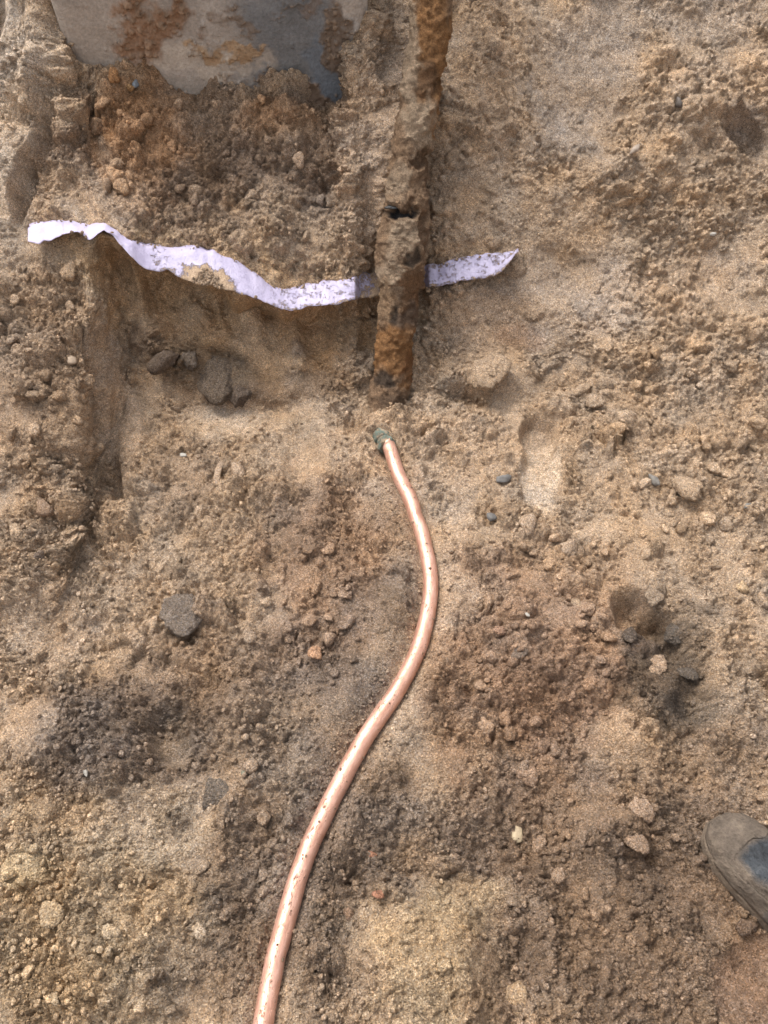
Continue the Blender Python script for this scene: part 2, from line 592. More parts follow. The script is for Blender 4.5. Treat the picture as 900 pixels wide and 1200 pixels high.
# (x, y, rx, ry, angle, height, edge softness)
FORMS = [
    (500, 1150, 92, 110, -14, .045, .6), (60, 1100, 150, 120, 0, .03, .9), (130, 880, 90, 70, 10, .02, .7), (40, 860, 60, 40, -30, .015, .8),
    (150, 985, 120, 26, -24, -.014, .8), (60, 765, 80, 34, -28, -.022, .7), (20, 690, 60, 36, -10, .02, .8),
    (742, 716, 26, 20, 30, -.07, .7), (774, 730, 28, 18, -10, -.08, .7), (756, 738, 14, 10, 0, .02, .6), (790, 762, 24, 16, 30, -.03, .7), (110, 450, 6, 74, -12, -.035, .7), (118, 520, 6, 50, -8, -.03, .7), (812, 838, 30, 46, 10, -.05, .8), (800, 780, 40, 34, 0, -.015, .7), (850, 770, 50, 80, 0, .018, .7),
    (742, 905, 44, 66, -18, .022, .5), (795, 905, 30, 40, 0, -.02, .7), (690, 985, 36, 40, 10, .015, .6), (770, 1005, 30, 10, 40, -.02, .5), (880, 1160, 42, 60, 0, -.02, .5),
    (630, 516, 26, 34, 0, -.034, .22), (630, 550, 25, 62, 0, -.014, .45), (630, 474, 30, 8, 0, .008, .7), (580, 436, 44, 26, 10, .026, .5), (548, 466, 34, 11, 15, -.03, .5),
    (560, 390, 70, 46, 0, -.02, .8), (680, 380, 60, 40, 0, .012, .8), (876, 160, 34, 17, 40, -.034, .45), (850, 128, 26, 16, 30, .018, .6),
    (705, 80, 60, 90, 20, -.012, .6), (790, 190, 60, 50, 0, .014, .8), (745, 125, 20, 12, 0, -.014, .6),
    (434, 150, 32, 150, 7, .02, .8), (456, 165, 20, 160, 7.3, .055, .9), (462, 80, 18, 90, 7.3, .03, .9), (424, 62, 20, 46, 6, .03, .7), (250, 140, 190, 26, 4, .018, .8), (150, 92, 46, 26, 0, .045, .7), (120, 110, 30, 24, 0, .03, .7), (190, 88, 18, 20, 0, .02, .7), (340, 100, 34, 16, 0, .03, .6), (262, 104, 30, 12, 0, .012, .6), (378, 118, 24, 20, 0, -.035, .7), (60, 100, 24, 40, 0, .02, .6), (370, 205, 40, 36, 0, -.012, .8), (392, 213, 16, 10, 0, -.02, .6),
    (120, 175, 60, 60, 10, .016, .8), (28, 100, 34, 160, 4, .05, .35), (32, 222, 9, 38, 14, -.055, .6), (60, 250, 30, 22, 0, .018, .7),
    (250, 440, 72, 26, 16, .03, .6), (185, 405, 40, 24, 24, .024, .6), (320, 460, 60, 18, 0, .016, .7), (205, 345, 60, 30, 30, -.018, .8), (380, 400, 34, 60, 0, -.02, .6),
    (165, 350, 13, 62, -22, .030, .8), (150, 330, 9, 40, -26, -.02, .8), (228, 365, 15, 46, -26, .026, .8), (290, 365, 14, 50, -20, .030, .8), (268, 360, 8, 40, -22, -.016, .8), (345, 395, 13, 46, -14, .026, .8), (395, 380, 10, 50, 4, .016, .8),
    (133, 560, 8, 30, -6, -.035, .6), (152, 510, 16, 66, -6, .014, .6), (60, 480, 60, 100, 0, .02, .8),
    (200, 860, 25, 38, 0, -.038, .4), (150, 905, 40, 44, 10, .012, .6), (60, 635, 46, 12, -35, -.022, .6), (85, 540, 26, 16, 0, -.02, .6),
    (345, 545, 12, 60, 2, -.012, .8), (380, 545, 10, 60, 2, .008, .8), (600, 1130, 40, 60, 10, -.015, .8),
    (720, 640, 80, 60, 0, .014, .9), (440, 520, 50, 24, 0, .008, .9),
]
for (x0, y0, rx, ry, ang, hgt, soft) in FORMS:
    a = math.radians(ang)
    ex = BPX + warp1 * 6 - x0
    ey = BPY + warp2 * 6 - y0
    ux = (ex * math.cos(a) + ey * math.sin(a)) / rx
    uy = (-ex * math.sin(a) + ey * math.cos(a)) / ry
    d = np.sqrt(ux * ux + uy * uy)
    D += hgt * (1 - sstep(1 - soft, 1 + soft * 0.5, d))

COPPER = [(452, 512), (457, 528), (469, 563), (486, 600), (499, 640), (505, 680), (502, 715), (492, 754), (474, 796), (450, 831), (425, 870), (402, 910), (379, 956),
          (358, 1006), (340, 1058), (325, 1118), (311, 1190), (300, 1250), (290, 1330)]
cd, cf = seg_dist(BPX, BPY, COPPER)
cw = (8.5 + 6 * sstep(0.1, 0.6, cf))                     # half width of the pipe in photo units
near = 1 - sstep(1.0, 3.2, cd / cw)
on_floor = sstep(505, 520, BPY)
near = near * on_floor

# crumbly layers
B3 = base.astype(f32)
mask = np.clip((0.05 + 1.15 * ROUGH) * (1 + 0.9 * fbm3(B3, 0.05, 77, 3) + 0.6 * fbm3(B3, 0.16, 78, 2)), 0, 1.2) * (1 - 0.85 * near)
wob = np.stack([fbm3(B3, 0.010, 91 + k, 2, 0.6) for k in range(3)], -1) * 0.0028
W3 = B3 + wob
TINT = np.zeros(X.shape, f32)
HC = np.zeros(X.shape, f32)
for cell, pm, sd_, amp in ((0.095, .30, 2, .75), (0.062, .45, 3, .85), (0.040, .60, 4, .95), (0.025, .80, 5, 1.1), (0.0155, .95, 6, 1.2), (0.0095, .95, 7, 1.2)):
    hgt, tn = crumbs3(W3, cell, np.clip(mask * pm, 0, 1), sd_)
    hgt = hgt * amp * np.clip(0.35 + mask * 0.8, 0, 1)
    TINT = np.where(hgt > 0.0006, TINT * 0.45 + (tn - 0.5), TINT)
    HC = np.maximum(HC, hgt) + 0.45 * np.minimum(HC, hgt)
D += fbm3(B3, 0.085, 22, 2) * 0.015 * np.clip(mask + 0.2, 0, 1)
D = D * (1 - 0.9 * near) + HC
D += fbm3(B3, 0.03, 21, 3, 0.65) * (0.0022 + 0.0052 * mask) * (1 - 0.6 * near)
fine_on = (1 - 0.5 * near) * np.clip(1.6 - BD / 2.2, 0, 1)
D += (wob[..., 0] + wob[..., 1]) * (0.25 + 0.75 * mask) * fine_on
D += np.random.RandomState(8).normal(size=X.shape).astype(f32) * (0.0004 + 0.0006 * mask) * fine_on
pit, _ = crumbs3(W3 + 7.7, 0.014, np.clip(mask * .6, 0, 1), 14)
D -= pit * 1.0
rdg = 1 - np.abs(fbm3(W3, 0.055, 23, 2))
D -= np.clip(rdg - 0.93, 0, 1) * 0.07 * sstep(.25, .6, mask)         # shrinkage cracks
# bed of the copper pipe
D -= 0.010 * (1 - sstep(0.6, 1.9, cd / cw)) * on_floor
D += 0.006 * np.exp(-((cd / cw - 3.0) / 1.0) ** 2) * on_floor
inside = 1 - np.clip(lift * 3, 0, 1)
edge = 1 - sstep(1.02, 1.35, np.abs(X) / 0.95)
D = D * np.clip(0.25 + 0.75 * edge * inside, 0, 1)

C *= (1 + 0.34 * TINT)[..., None]
patch = fbm(SX, SS, 0.035, 41, 4, 0.6)
C *= (1 + 0.17 * patch)[..., None]
hue = fbm(SX, SS, 0.06, 43, 3)
C *= np.stack((1 + 0.05 * hue, 1 + 0.0 * hue, 1 - 0.07 * hue), -1)
C = np.clip(C, 0.01, 0.9)

du = np.gradient(base, axis=1)
dv = np.gradient(base, axis=0)
N = np.cross(du, dv)
N /= np.maximum(np.linalg.norm(N, axis=-1, keepdims=True), 1e-12)
N = np.stack([smooth_axis(smooth_axis(N[..., k], 9, 0), 9, 1) for k in range(3)], -1)
N /= np.maximum(np.linalg.norm(N, axis=-1, keepdims=True), 1e-12)
G = base + N * D[..., None]
ground = link('ground', np_mesh('ground', G.reshape(-1, 3), grid_faces(*X.shape), C.reshape(-1, 3)), M_SOIL)
tag(ground, 'crumbly brown and tan sandy soil of the dug pit', 'soil', kind='structure')

# look-up: which point of the soil is seen at a photo position
gpx, gpy, gd = project(G)
BUF = 3
ok = (gpx > -60) & (gpx < 960) & (gpy > -60) & (gpy < 1260) & (G[..., 1] > 0)
idx = np.flatnonzero(ok.ravel())
order = idx[np.argsort(-gd.ravel()[idx])]
bw, bh = 1020 // BUF + 1, 1320 // BUF + 1
buf = np.full((bh, bw), -1, np.int64)
buf[((gpy.ravel()[order] + 60) // BUF).astype(int), ((gpx.ravel()[order] + 60) // BUF).astype(int)] = order
GF, NF, CF, DF = G.reshape(-1, 3), N.reshape(-1, 3), C.reshape(-1, 3), gd.ravel()


def soil_at(px, py):
    i0, j0 = int((py + 60) // BUF), int((px + 60) // BUF)
    for r in range(0, 8):
        for i in range(i0 - r, i0 + r + 1):
            for j in range(j0 - r, j0 + r + 1):
                if 0 <= i < bh and 0 <= j < bw and buf[i, j] >= 0:
                    k = buf[i, j]
                    return GF[k], NF[k], CF[k], DF[k]
    raise ValueError((px, py))


# ------------------------------------------------------------------ grey wall behind the bank
def wall_material():
    t = NT('dirty_grey_wall', 0.85, 0.2)
    g = t.ramp(t.noise(140, 4, 0.65), [(0.3, (0.78, 0.78, 0.78)), (0.7, (1.18, 1.18, 1.18))])
    b = t.ramp(t.noise(28, 6, 0.7), [(0.3, (0.82, 0.81, 0.8)), (0.7, (1.14, 1.14, 1.14))])
    t.color(t.mix(t.mix(t.attr('soil'), g, 0.8, 'MULTIPLY'), b, 0.9, 'MULTIPLY'))
    t.normal(t.bump(t.noise(170, 4, 0.65), 0.004, 0.8, t.bump(t.noise(30, 6, 0.7), 0.012, 0.6)))
    return t.m


def lumpy_slab(x0, x1, z0, z1, y0, y1, nx, nz, seed, amp):
    xs, zs = np.meshgrid(np.linspace(x0, x1, nx), np.linspace(z0, z1, nz))
    yf = y0 + fbm(xs.astype(f32), zs.astype(f32), 0.12, seed, 4) * amp
    e = np.minimum(np.minimum(xs - x0, x1 - xs), np.minimum(zs - z0, z1 - zs))
    yf = yf + 0.02 * np.exp(-np.maximum(e, 0) / 0.012)
    yb = np.full_like(yf, y1)
    V = np.concatenate((np.stack((xs, yf, zs), -1).reshape(-1, 3), np.stack((xs, yb, zs), -1).reshape(-1, 3)))
    n = nx * nz
    Ff = grid_faces(nz, nx)
    Fb = grid_faces(nz, nx, True) + n
    i = np.arange(n).reshape(nz, nx)
    loop = np.concatenate((i[0, :], i[1:, -1], i[-1, -2::-1], i[-2:0:-1, 0]))
    nxt = np.roll(loop, -1)
    Fs = np.stack((nxt, loop, loop + n, nxt + n), -1)
    return V, np.concatenate((Ff, Fb, Fs))


wy_ = 1.800
V, F = lumpy_slab(-0.695, -0.035, 0.28, 0.80, wy_, wy_ + 0.16, 330, 310, 301, 0.004)
nf = 330 * 310
wpx, wpy, wd = project(V)
sxw, syw = V[:, 0].astype(f32), V[:, 2].astype(f32)
qa, qb = fbm(sxw, syw, 0.09, 311, 5, 0.6), fbm(sxw, syw, 0.09, 312, 5, 0.6)
WC = np.empty((len(V), 3), f32)
WC[:] = lin(158, 144, 130)
dirt = np.zeros(len(V), f32)
for (x0, y0, rx, ry, cc, st, dd_) in [(130, 40, 70, 60, lin(160, 144, 128), .8, 0), (345, 50, 95, 90, (0.15, 0.148, 0.148), .95, 0), (372, 85, 30, 50, (0.135, 0.145, 0.16), .9, 0), (250, 80, 60, 26, lin(178, 160, 140), .7, 0),
                                     (182, 30, 36, 62, lin(140, 104, 74), 1, 1), (262, 55, 32, 12, lin(168, 130, 84), .8, .6), (408, 60, 22, 80, lin(104, 84, 66), .9, .8), (275, 18, 26, 14, lin(120, 98, 78), .7, .5),  # brown dirt patches; the tall dark one paints the shaded right end
                                     (340, 110, 60, 22, lin(128, 100, 74), .9, .9), (350, 10, 30, 16, lin(118, 96, 78), .6, .4)]:
    d_ = np.hypot((wpx + qa * 34 - x0) / rx, (wpy + qb * 34 - y0) / ry)
    w_ = 1 - sstep(0.65, 1.1, d_)
    WC += (np.array(cc, f32) - WC) * (w_ * st)[:, None]
    dirt = np.maximum(dirt, w_ * dd_)
dirt = np.clip(dirt * (0.75 + 0.7 * fbm(sxw, syw, 0.03, 315, 4, 0.7)) + 0.5 * sstep(0.55, 0.75, fbm(sxw, syw, 0.05, 319, 4, 0.7)), 0, 1)
c1_, t1_ = crumbs3(V.astype(f32), 0.020, dirt * 0.8, 316)
c2_, t2_ = crumbs3(V.astype(f32), 0.010, dirt * 1.0, 317)
front = np.arange(len(V)) < nf
V[:, 1] -= np.where(front, dirt * (0.004 + 0.006 * fbm(sxw, syw, 0.02, 318, 3)) + c1_ + c2_, 0)
WC *= (1 + 0.6 * (t1_ - .5) * (c1_ > 0) + 0.6 * (t2_ - .5) * (c2_ > 0) + 0.10 * qa)[:, None]
WC = np.where((c1_ + c2_ > 0.001)[:, None], WC * 0.5 + np.array(lin(140, 112, 84)) * 0.5, WC)
wall = link('foundation_wall', np_mesh('foundation_wall', V, F, WC), wall_material())
tag(wall, 'smooth grey wall face streaked with brown dirt above the bank', 'wall')

# ------------------------------------------------------------------ swept tubes
def sweep(path, radii, nseg=32, rough=None, cap=True, flat=1.0):
    path = np.asarray(path, float)
    n = len(path)
    T = np.gradient(path, axis=0)
    T /= np.linalg.norm(T, axis=1, keepdims=True)
    ref = np.array((0, 0, 1.0)) if abs(T[0, 2]) < 0.9 else np.array((1.0, 0, 0))
    A = np.cross(T, ref)
    A /= np.linalg.norm(A, axis=1, keepdims=True)
    B = np.cross(A, T)
    th = np.linspace(0, 2 * math.pi, nseg, endpoint=False)
    rr = np.repeat(np.asarray(radii, float)[:, None], nseg, 1)
    if rough is not None:
        rr = rr + rough(np.arange(n)[:, None] * np.ones((1, nseg)), np.ones((n, 1)) * th[None, :])
    V = path[:, None] + rr[..., None] * (A[:, None] * np.cos(th)[None, :, None] + B[:, None] * np.sin(th)[None, :, None] * flat)
    i = np.arange(n * nseg).reshape(n, nseg)
    j = np.roll(i, -1, 1)
    F = np.stack((i[:-1], i[1:], j[1:], j[:-1]), -1).reshape(-1, 4)
    V = V.reshape(-1, 3)
    if cap:
        k = len(V)
        V = np.concatenate((V, path[:1], path[-1:]))
        c0 = np.stack((np.full(nseg, k), i[0], j[0], j[0]), -1)
        c1 = np.stack((np.full(nseg, k + 1), j[-1], i[-1], i[-1]), -1)
        V, F = V, np.concatenate((F, np.zeros((0, 4), int)))
        # caps as tiny fans of quads: ring pairs
        c0 = np.stack((np.full(nseg // 2, k), i[0, 0::2], i[0, 1::2], np.roll(i[0, 0::2], -1)), -1)
        c1 = np.stack((np.full(nseg // 2, k + 1), np.roll(i[-1, 0::2], -1), i[-1, 1::2], i[-1, 0::2]), -1)
        F = np.concatenate((F, c0, c1))
    return V, F


def resample(pts, step):
    pts = np.asarray(pts, float)
    # Catmull-Rom through the points
    out = []
    P = np.concatenate((2 * pts[:1] - pts[1:2], pts, 2 * pts[-1:] - pts[-2:-1]))
    for i in range(1, len(P) - 2):
        for t in np.linspace(0, 1, 12, endpoint=False):
            p0, p1, p2, p3 = P[i - 1:i + 3]
            out.append(0.5 * (2 * p1 + (p2 - p0) * t + (2 * p0 - 5 * p1 + 4 * p2 - p3) * t * t + (3 * p1 - p0 - 3 * p2 + p3) * t ** 3))
    out.append(P[-2])
    out = np.array(out)
    s = np.concatenate(([0], np.cumsum(np.linalg.norm(np.diff(out, axis=0), axis=1))))
    m = max(4, int(s[-1] / step))
    q = np.linspace(0, s[-1], m)
    return np.stack([np.interp(q, s, out[:, k]) for k in range(3)], -1)


# ------------------------------------------------------------------ rusty iron pipe
def rust_material():
    t = NT('rusty_iron', 0.92, 0.2)
    c = t.attr('soil')
    b = t.ramp(t.noise(45, 6, 0.7), [(0.3, (0.55, 0.50, 0.46)), (0.5, (1, 1, 1)), (0.7, (1.3, 1.24, 1.18))])
    g = t.ramp(t.noise(330, 4, 0.75), [(0.3, (0.5, 0.5, 0.5)), (0.5, (1, 1, 1)), (0.7, (1.5, 1.5, 1.5))])
    t.color(t.mix(t.mix(c, b, 0.8, 'MULTIPLY'), g, 0.9, 'MULTIPLY'))
    n = t.bump(t.noise(70, 6, 0.75), 0.010, 1.0)
    t.normal(t.bump(t.noise(280, 4, 0.7), 0.004, 0.9, n))
    return t.m


M_RUST = rust_material()
pb = np.array((0, 1.218, -0.05))
pb[0] = floor_pt(449, 486)[0]
pt_y = 1.865
top = np.array(((512 - 450) / FPX, 0, 0))
dtop = pt_y * CP - (row_z(-60, pt_y) - H) * SP
PT = depth_pt(511, -60, dtop)
PT2 = PT + (PT - pb) * 0.35
PIPE_AXIS = (pb, PT)


def pipe_point(f):
    return pb + (PT - pb) * f


pipe = bpy.data.objects.new('rusty_pipe', None)
pipe.location = tuple(pb)
col.objects.link(pipe)
tag(pipe, 'old rusty iron pipe crusted with sand, rising from the pit floor', 'pipe')


def pipe_part(name, f0, f1, radius_fn, seed, amp, crust_fn, n=130, nseg=110, smat=M_RUST):
    fs = np.linspace(f0, f1, n)
    path = np.array([pipe_point(f) - pb for f in fs])
    path[:, 0] += 0.004 * np.sin(fs * 9)
    L = np.linalg.norm(PT - pb)

    def rough(i, th):
        s = (f0 + (f1 - f0) * i / (n - 1)) * L
        a = (fbm((np.cos(th) * 0.045 + 3).astype(f32), (s + np.sin(th) * 0.045).astype(f32), 0.055, seed, 4, 0.6)
             + 0.5 * fbm((np.cos(th) * 0.045 + 9).astype(f32), (s + np.sin(th) * 0.045).astype(f32), 0.016, seed + 5, 3, 0.6))
        return a * amp
    V, F = sweep(path, [radius_fn(f) for f in fs], nseg, rough)
    Wd = V + pb
    qx, qy, _ = project(Wd)
    P3 = Wd.astype(f32)
    n1, n2 = fbm3(P3, 0.035, seed + 50, 4, 0.6), fbm3(P3, 0.035, seed + 51, 4, 0.6)
    CCp = np.empty((len(V), 3), f32)
    CCp[:] = (0.36, 0.235, 0.145)
    dent = np.zeros(len(V), f32)
    for (x0, y0, rx, ry, cc, st, dp) in PIPE_ZONES:
        d = np.hypot((qx + n1 * 11 - x0) / rx, (qy + n2 * 11 - y0) / ry)
        w = 1 - sstep(0.6, 1.1, d)
        CCp += (np.array(cc, f32) - CCp) * (w * st)[:, None]
        dent += w * dp
    k1, t1 = crumbs3(P3, 0.016, 0.6, seed + 60)
    k2, t2 = crumbs3(P3, 0.009, 0.7, seed + 61)
    cen = np.concatenate((np.repeat(path, nseg, 0), path[:1], path[-1:]))
    out_ = V - cen
    out_ /= np.maximum(np.linalg.norm(out_, axis=1, keepdims=True), 1e-6)
    V = V + out_ * (0.7 * k1 + 0.7 * k2 - dent + fbm3(P3, 0.02, seed + 62, 3, 0.7) * 0.003)[:, None]
    CCp *= (1 + 0.35 * (t1 - .5) + 0.35 * (t2 - .5) + 0.15 * n2)[:, None]
    return link(name, np_mesh(name, V, F, np.clip(CCp, 0.01, 0.9)), smat, pipe)


RUST, RUSTD_AND_SHADE, BITU_AND_GAP, CRUST = (0.40, 0.205, 0.085), (0.20, 0.12, 0.07), (0.025, 0.023, 0.023), (0.55, 0.41, 0.285)
PIPE_ZONES = [(508, 45, 28, 95, RUST, .95, 0), (500, 90, 14, 20, RUSTD_AND_SHADE, .7, .004), (484, 60, 12, 90, CRUST, .9, -.003), (512, 140, 14, 44, RUST, .9, 0), (488, 150, 22, 40, CRUST, .9, -.003), (492, 185, 14, 12, RUSTD_AND_SHADE, .9, .012),  # dark spot in the deepest dent is painted cavity shade
              (506, 205, 10, 34, RUSTD_AND_SHADE, .7, .003), (466, 212, 18, 22, CRUST, .8, -.004), (468, 247, 24, 8, BITU_AND_GAP, 1, .014), (482, 240, 10, 5, RUSTD_AND_SHADE, .8, .006), (478, 275, 34, 22, CRUST, .9, -.003), (502, 270, 7, 34, RUSTD_AND_SHADE, .8, .006),  # black across the dented gap paints the dark inside it
              (484, 300, 12, 12, BITU_AND_GAP, .75, .004), (458, 320, 16, 34, CRUST, .9, -.002), (488, 345, 22, 34, (0.24, 0.13, 0.065), .8, 0), (450, 350, 14, 30, (0.42, 0.28, 0.17), .8, 0), (460, 372, 10, 22, BITU_AND_GAP, .8, .002), (478, 375, 20, 20, lin(120, 96, 76), .8, 0),
              (460, 410, 36, 34, RUST, .95, 0), (480, 430, 16, 20, (0.25, 0.12, 0.05), .9, 0), (452, 448, 16, 10, BITU_AND_GAP, .75, .003), (474, 452, 10, 8, RUST, .7, .006), (458, 474, 26, 14, lin(120, 94, 70), .9, -.003)]
lower = pipe_part('lower_length', -0.03, 0.36, lambda f: 0.043 + 0.003 * math.sin(f * 20), 401, 0.0055, lambda f: 0.35 + 0.5 * (f < 0.05) + 0.5 * max(0, (f - 0.2) * 6))
joint = pipe_part('socket_joint', 0.335, 0.545, lambda f: 0.054 - 0.012 * abs((f - 0.43) / 0.11) ** 4, 402, 0.006, lambda f: 1.0)
upper = pipe_part('upper_length', 0.53, 1.30, lambda f: 0.041 + 0.002 * math.sin(f * 31), 403, 0.0055, lambda f: 0.95 if f < 0.68 else 0.55, n=260)
tag(joint, 'sand-crusted socket joint, thicker than the pipe')
gap_dark = NT('gap_black', 0.35, 0.5)  # black that stands in for the dark inside the gap
gap_dark.color(lin(26, 27, 30))
gap_dark.normal(gap_dark.bump(gap_dark.noise(90, 4, 0.6), 0.006, 0.8))


def lump(name, centre, size, seed, mat, parent, rough=0.25):
    V, F = ico(2)
    V = knobbly(V, seed, rough) * np.array(size)
    me = np_mesh(name, V, F)
    o = link(name, me, mat, parent)
    o.location = tuple(np.array(centre))
    return o


def ico(sub):
    t = (1 + 5 ** 0.5) / 2
    v = [(-1, t, 0), (1, t, 0), (-1, -t, 0), (1, -t, 0), (0, -1, t), (0, 1, t), (0, -1, -t), (0, 1, -t), (t, 0, -1), (t, 0, 1), (-t, 0, -1), (-t, 0, 1)]
    f = [(0, 11, 5), (0, 5, 1), (0, 1, 7), (0, 7, 10), (0, 10, 11), (1, 5, 9), (5, 11, 4), (11, 10, 2), (10, 7, 6), (7, 1, 8), (3, 9, 4), (3, 4, 2), (3, 2, 6), (3, 6, 8), (3, 8, 9), (4, 9, 5), (2, 4, 11), (6, 2, 10), (8, 6, 7), (9, 8, 1)]
    v = [np.array(p, float) / np.linalg.norm(p) for p in v]
    for _ in range(sub):
        mid = {}
        nf = []

        def m(a, b):
            k = (min(a, b), max(a, b))
            if k not in mid:
                p = v[a] + v[b]
                v.append(p / np.linalg.norm(p))
                mid[k] = len(v) - 1
            return mid[k]
        for a, b, c in f:
            x, y, z = m(a, b), m(b, c), m(c, a)
            nf += [(a, x, z), (b, y, x), (c, z, y), (x, y, z)]
        f = nf
    return np.array(v), np.array(f)


def knobbly(V, seed, amp):
    r = np.random.RandomState(seed)
    out = np.ones(len(V))
    for k in range(16):
        d = r.normal(size=3)
        d /= np.linalg.norm(d)
        if k < 7:                                          # planed facets
            h = 1 - amp * r.uniform(0.5, 1.6)
            pr = (V * out[:, None]) @ d
            over = np.maximum(pr - h, 0)
            out = out * (1 - 0.85 * over / np.maximum(pr, 1e-6))
        else:
            out = out + amp * 0.35 * r.uniform(-1, 1) * np.exp(-((V - d) ** 2).sum(1) / r.uniform(0.05, 0.4))
    for k in range(90 if len(V) > 100 else 10):
        d = r.normal(size=3)
        d /= np.linalg.norm(d)
        out = out + amp * r.uniform(-.3, .34) * np.exp(-((V - d) ** 2).sum(1) / r.uniform(0.008, 0.05))
    out = out + amp * 0.10 * r.normal(size=len(V))
    s = r.uniform(0.75, 1.2, 3)
    return V * out[:, None] * s


def on_pipe(px, f, r):
    """point on the camera side of the pipe at fraction f, shifted sideways to photo column px"""
    c = pipe_point(f)
    ax = (PT - pb) / np.linalg.norm(PT - pb)
    to = np.array((0, 0, H)) - c
    to -= ax * (to @ ax)
    to /= np.linalg.norm(to)
    sidev = np.cross(ax, to)
    if sidev[0] < 0:
        sidev = -sidev
    q, _, d = project(c)
    off = np.clip((px - q) / FPX * d, -r * 0.95, r * 0.95)
    return c + sidev * off + to * math.sqrt(max(r * r - off * off, 0)) - pb


def f_at_row(py):
    lo, hi = 0.0, 1.1
    for _ in range(40):
        m = (lo + hi) / 2
        if project(pipe_point(m))[1] > py:
            lo = m
        else:
            hi = m
    return lo


o = lump('gap_shade', on_pipe(463, f_at_row(248), 0.046), (0.016, 0.007, 0.007), 5, gap_dark.m, pipe, 0.5)  # black lump added to stand in for the darkness of the gap
tag(o, 'glossy black lump standing in for the dark of a gap in the crust')

# ------------------------------------------------------------------ copper pipe and its fitting
def copper_material():
    t = NT('copper', 0.5, 0.4)
    st_ = t.attr('along', 'Vector')
    t.b.inputs['Metallic'].default_value = 0.62
    n1 = t.noise(60, 6, 0.7, st_)
    c = t.ramp(n1, [(0.30, (0.46, 0.235, 0.16)), (0.5, (0.60, 0.34, 0.25)), (0.7, (0.68, 0.43, 0.34))])
    n2 = t.noise(240, 6, 0.8, st_)
    dust = t.ramp(n2, [(0.55, (0, 0, 0)), (0.62, (1, 1, 1))])
    big = t.ramp(t.noise(18, 4, 0.6), [(0.42, (0, 0, 0)), (0.55, (1, 1, 1))])
    k = t.math('MULTIPLY', dust, big)
    c = t.mix(c, lin(120, 92, 70), t.math('MULTIPLY', k, 0.75))
    t.color(c)
    t.l.new(t.math('MULTIPLY_ADD', k, 0.5, t.math('MULTIPLY_ADD', n1, 0.36, 0.27)), t.b.inputs['Roughness'])
    t.normal(t.bump(k, 0.0015, 0.6, t.bump(t.noise(90, 4, 0.6, st_), 0.0025, 0.3)))
    return t.m


CR = 0.0152
pts = []
for (px, py) in COPPER:
    p = floor_pt(px, py, 0.0)
    pts.append(p)
pts = np.array(pts)
# rest on the bed: mean soil height beneath
for i, (px, py) in enumerate(COPPER):
    d2 = (G[R0:, :, 0] - pts[i, 0]) ** 2 + (G[R0:, :, 1] - pts[i, 1]) ** 2
    m = d2 < 0.016 ** 2
    zz = float(np.percentile(G[R0:, :, 2][m], 60)) if m.any() else 0.0
    pts[i] = floor_pt(px, py, zz + CR * 0.5)
pts[:, 2] = smooth_axis(pts[:, 2], 3, 0)
path = resample(pts, 0.006)
wig = np.stack([fbm(np.linspace(0, 1.6, len(path)).astype(f32), np.full(len(path), 9.0 * k, f32), 0.09, 140 + k, 3) for k in range(3)], -1)
path = path + wig * np.array((0.0016, 0.0016, 0.0008))
V, F = sweep(path, CR * (1 + 0.03 * wig[:, 0]), 32)
copper_me = np_mesh('copper_pipe', V, F)
al = np.concatenate(([0], np.cumsum(np.linalg.norm(np.diff(path, axis=0), axis=1))))
tha = np.linspace(0, 2 * math.pi, 32, endpoint=False)
AV = np.stack((np.repeat(al, 32) * 0.45, np.tile(np.cos(tha), len(path)) * CR, np.tile(np.sin(tha), len(path)) * CR), -1)
AV = np.concatenate((AV, AV[:1], AV[-1:]))
at_ = copper_me.attributes.new('along', 'FLOAT_VECTOR', 'POINT')
at_.data.foreach_set('vector', np.ascontiguousarray(AV, f32).ravel())
copper = link('copper_pipe', copper_me, copper_material())
tag(copper, 'bright new copper pipe curving across the pit floor', 'pipe')


def verdigris_material():
    t = NT('verdigris', 0.85, 0.3)
    n1 = t.noise(60, 6, 0.65)
    c = t.ramp(n1, [(0.38, lin(150, 126, 98)), (0.47, lin(92, 90, 76)), (0.53, lin(88, 102, 90)), (0.58, lin(104, 116, 102)), (0.66, lin(156, 132, 104))])
    t.color(c)
    t.normal(t.bump(t.noise(150, 5, 0.7), 0.004, 0.9))
    return t.m


M_VERD = verdigris_material()
fit = bpy.data.objects.new('compression_fitting', None)
f0 = path[0]
fit.location = tuple(f0 - np.array((0, 0, 0.010)))
col.objects.link(fit)
tag(fit, 'green verdigris brass fitting on the upper end of the copper pipe', 'pipe fitting')
dirp = path[0] - path[8]
dirp /= np.linalg.norm(dirp)
dirp[2] -= 0.42
dirp /= np.linalg.norm(dirp)


def fit_part(name, a, b, prof_fn, nseg, seed):
    ss = np.linspace(a, b, 18)
    pp = np.array([dirp * s for s in ss])
    V, F = sweep(pp, [prof_fn((s - a) / (b - a)) for s in ss], nseg,
                 lambda i, th: 0.0012 * fbm((np.cos(th) * .03 + 2).astype(f32), (np.sin(th) * .03 + i * 0.003).astype(f32), 0.02, seed, 3))
    return link(name, np_mesh(name, V, F, smooth=nseg > 8), M_VERD, fit)


fit_part('nut', -0.014, 0.002, lambda t: 0.0225 - 0.003 * abs(2 * t - 1) ** 6, 6, 1)
fit_part('sleeve', 0.001, 0.014, lambda t: 0.0165 - 0.001 * t, 24, 2)
fit_part('body', 0.013, 0.040, lambda t: 0.0195 - 0.003 * abs(2 * t - 1) ** 4, 24, 3)

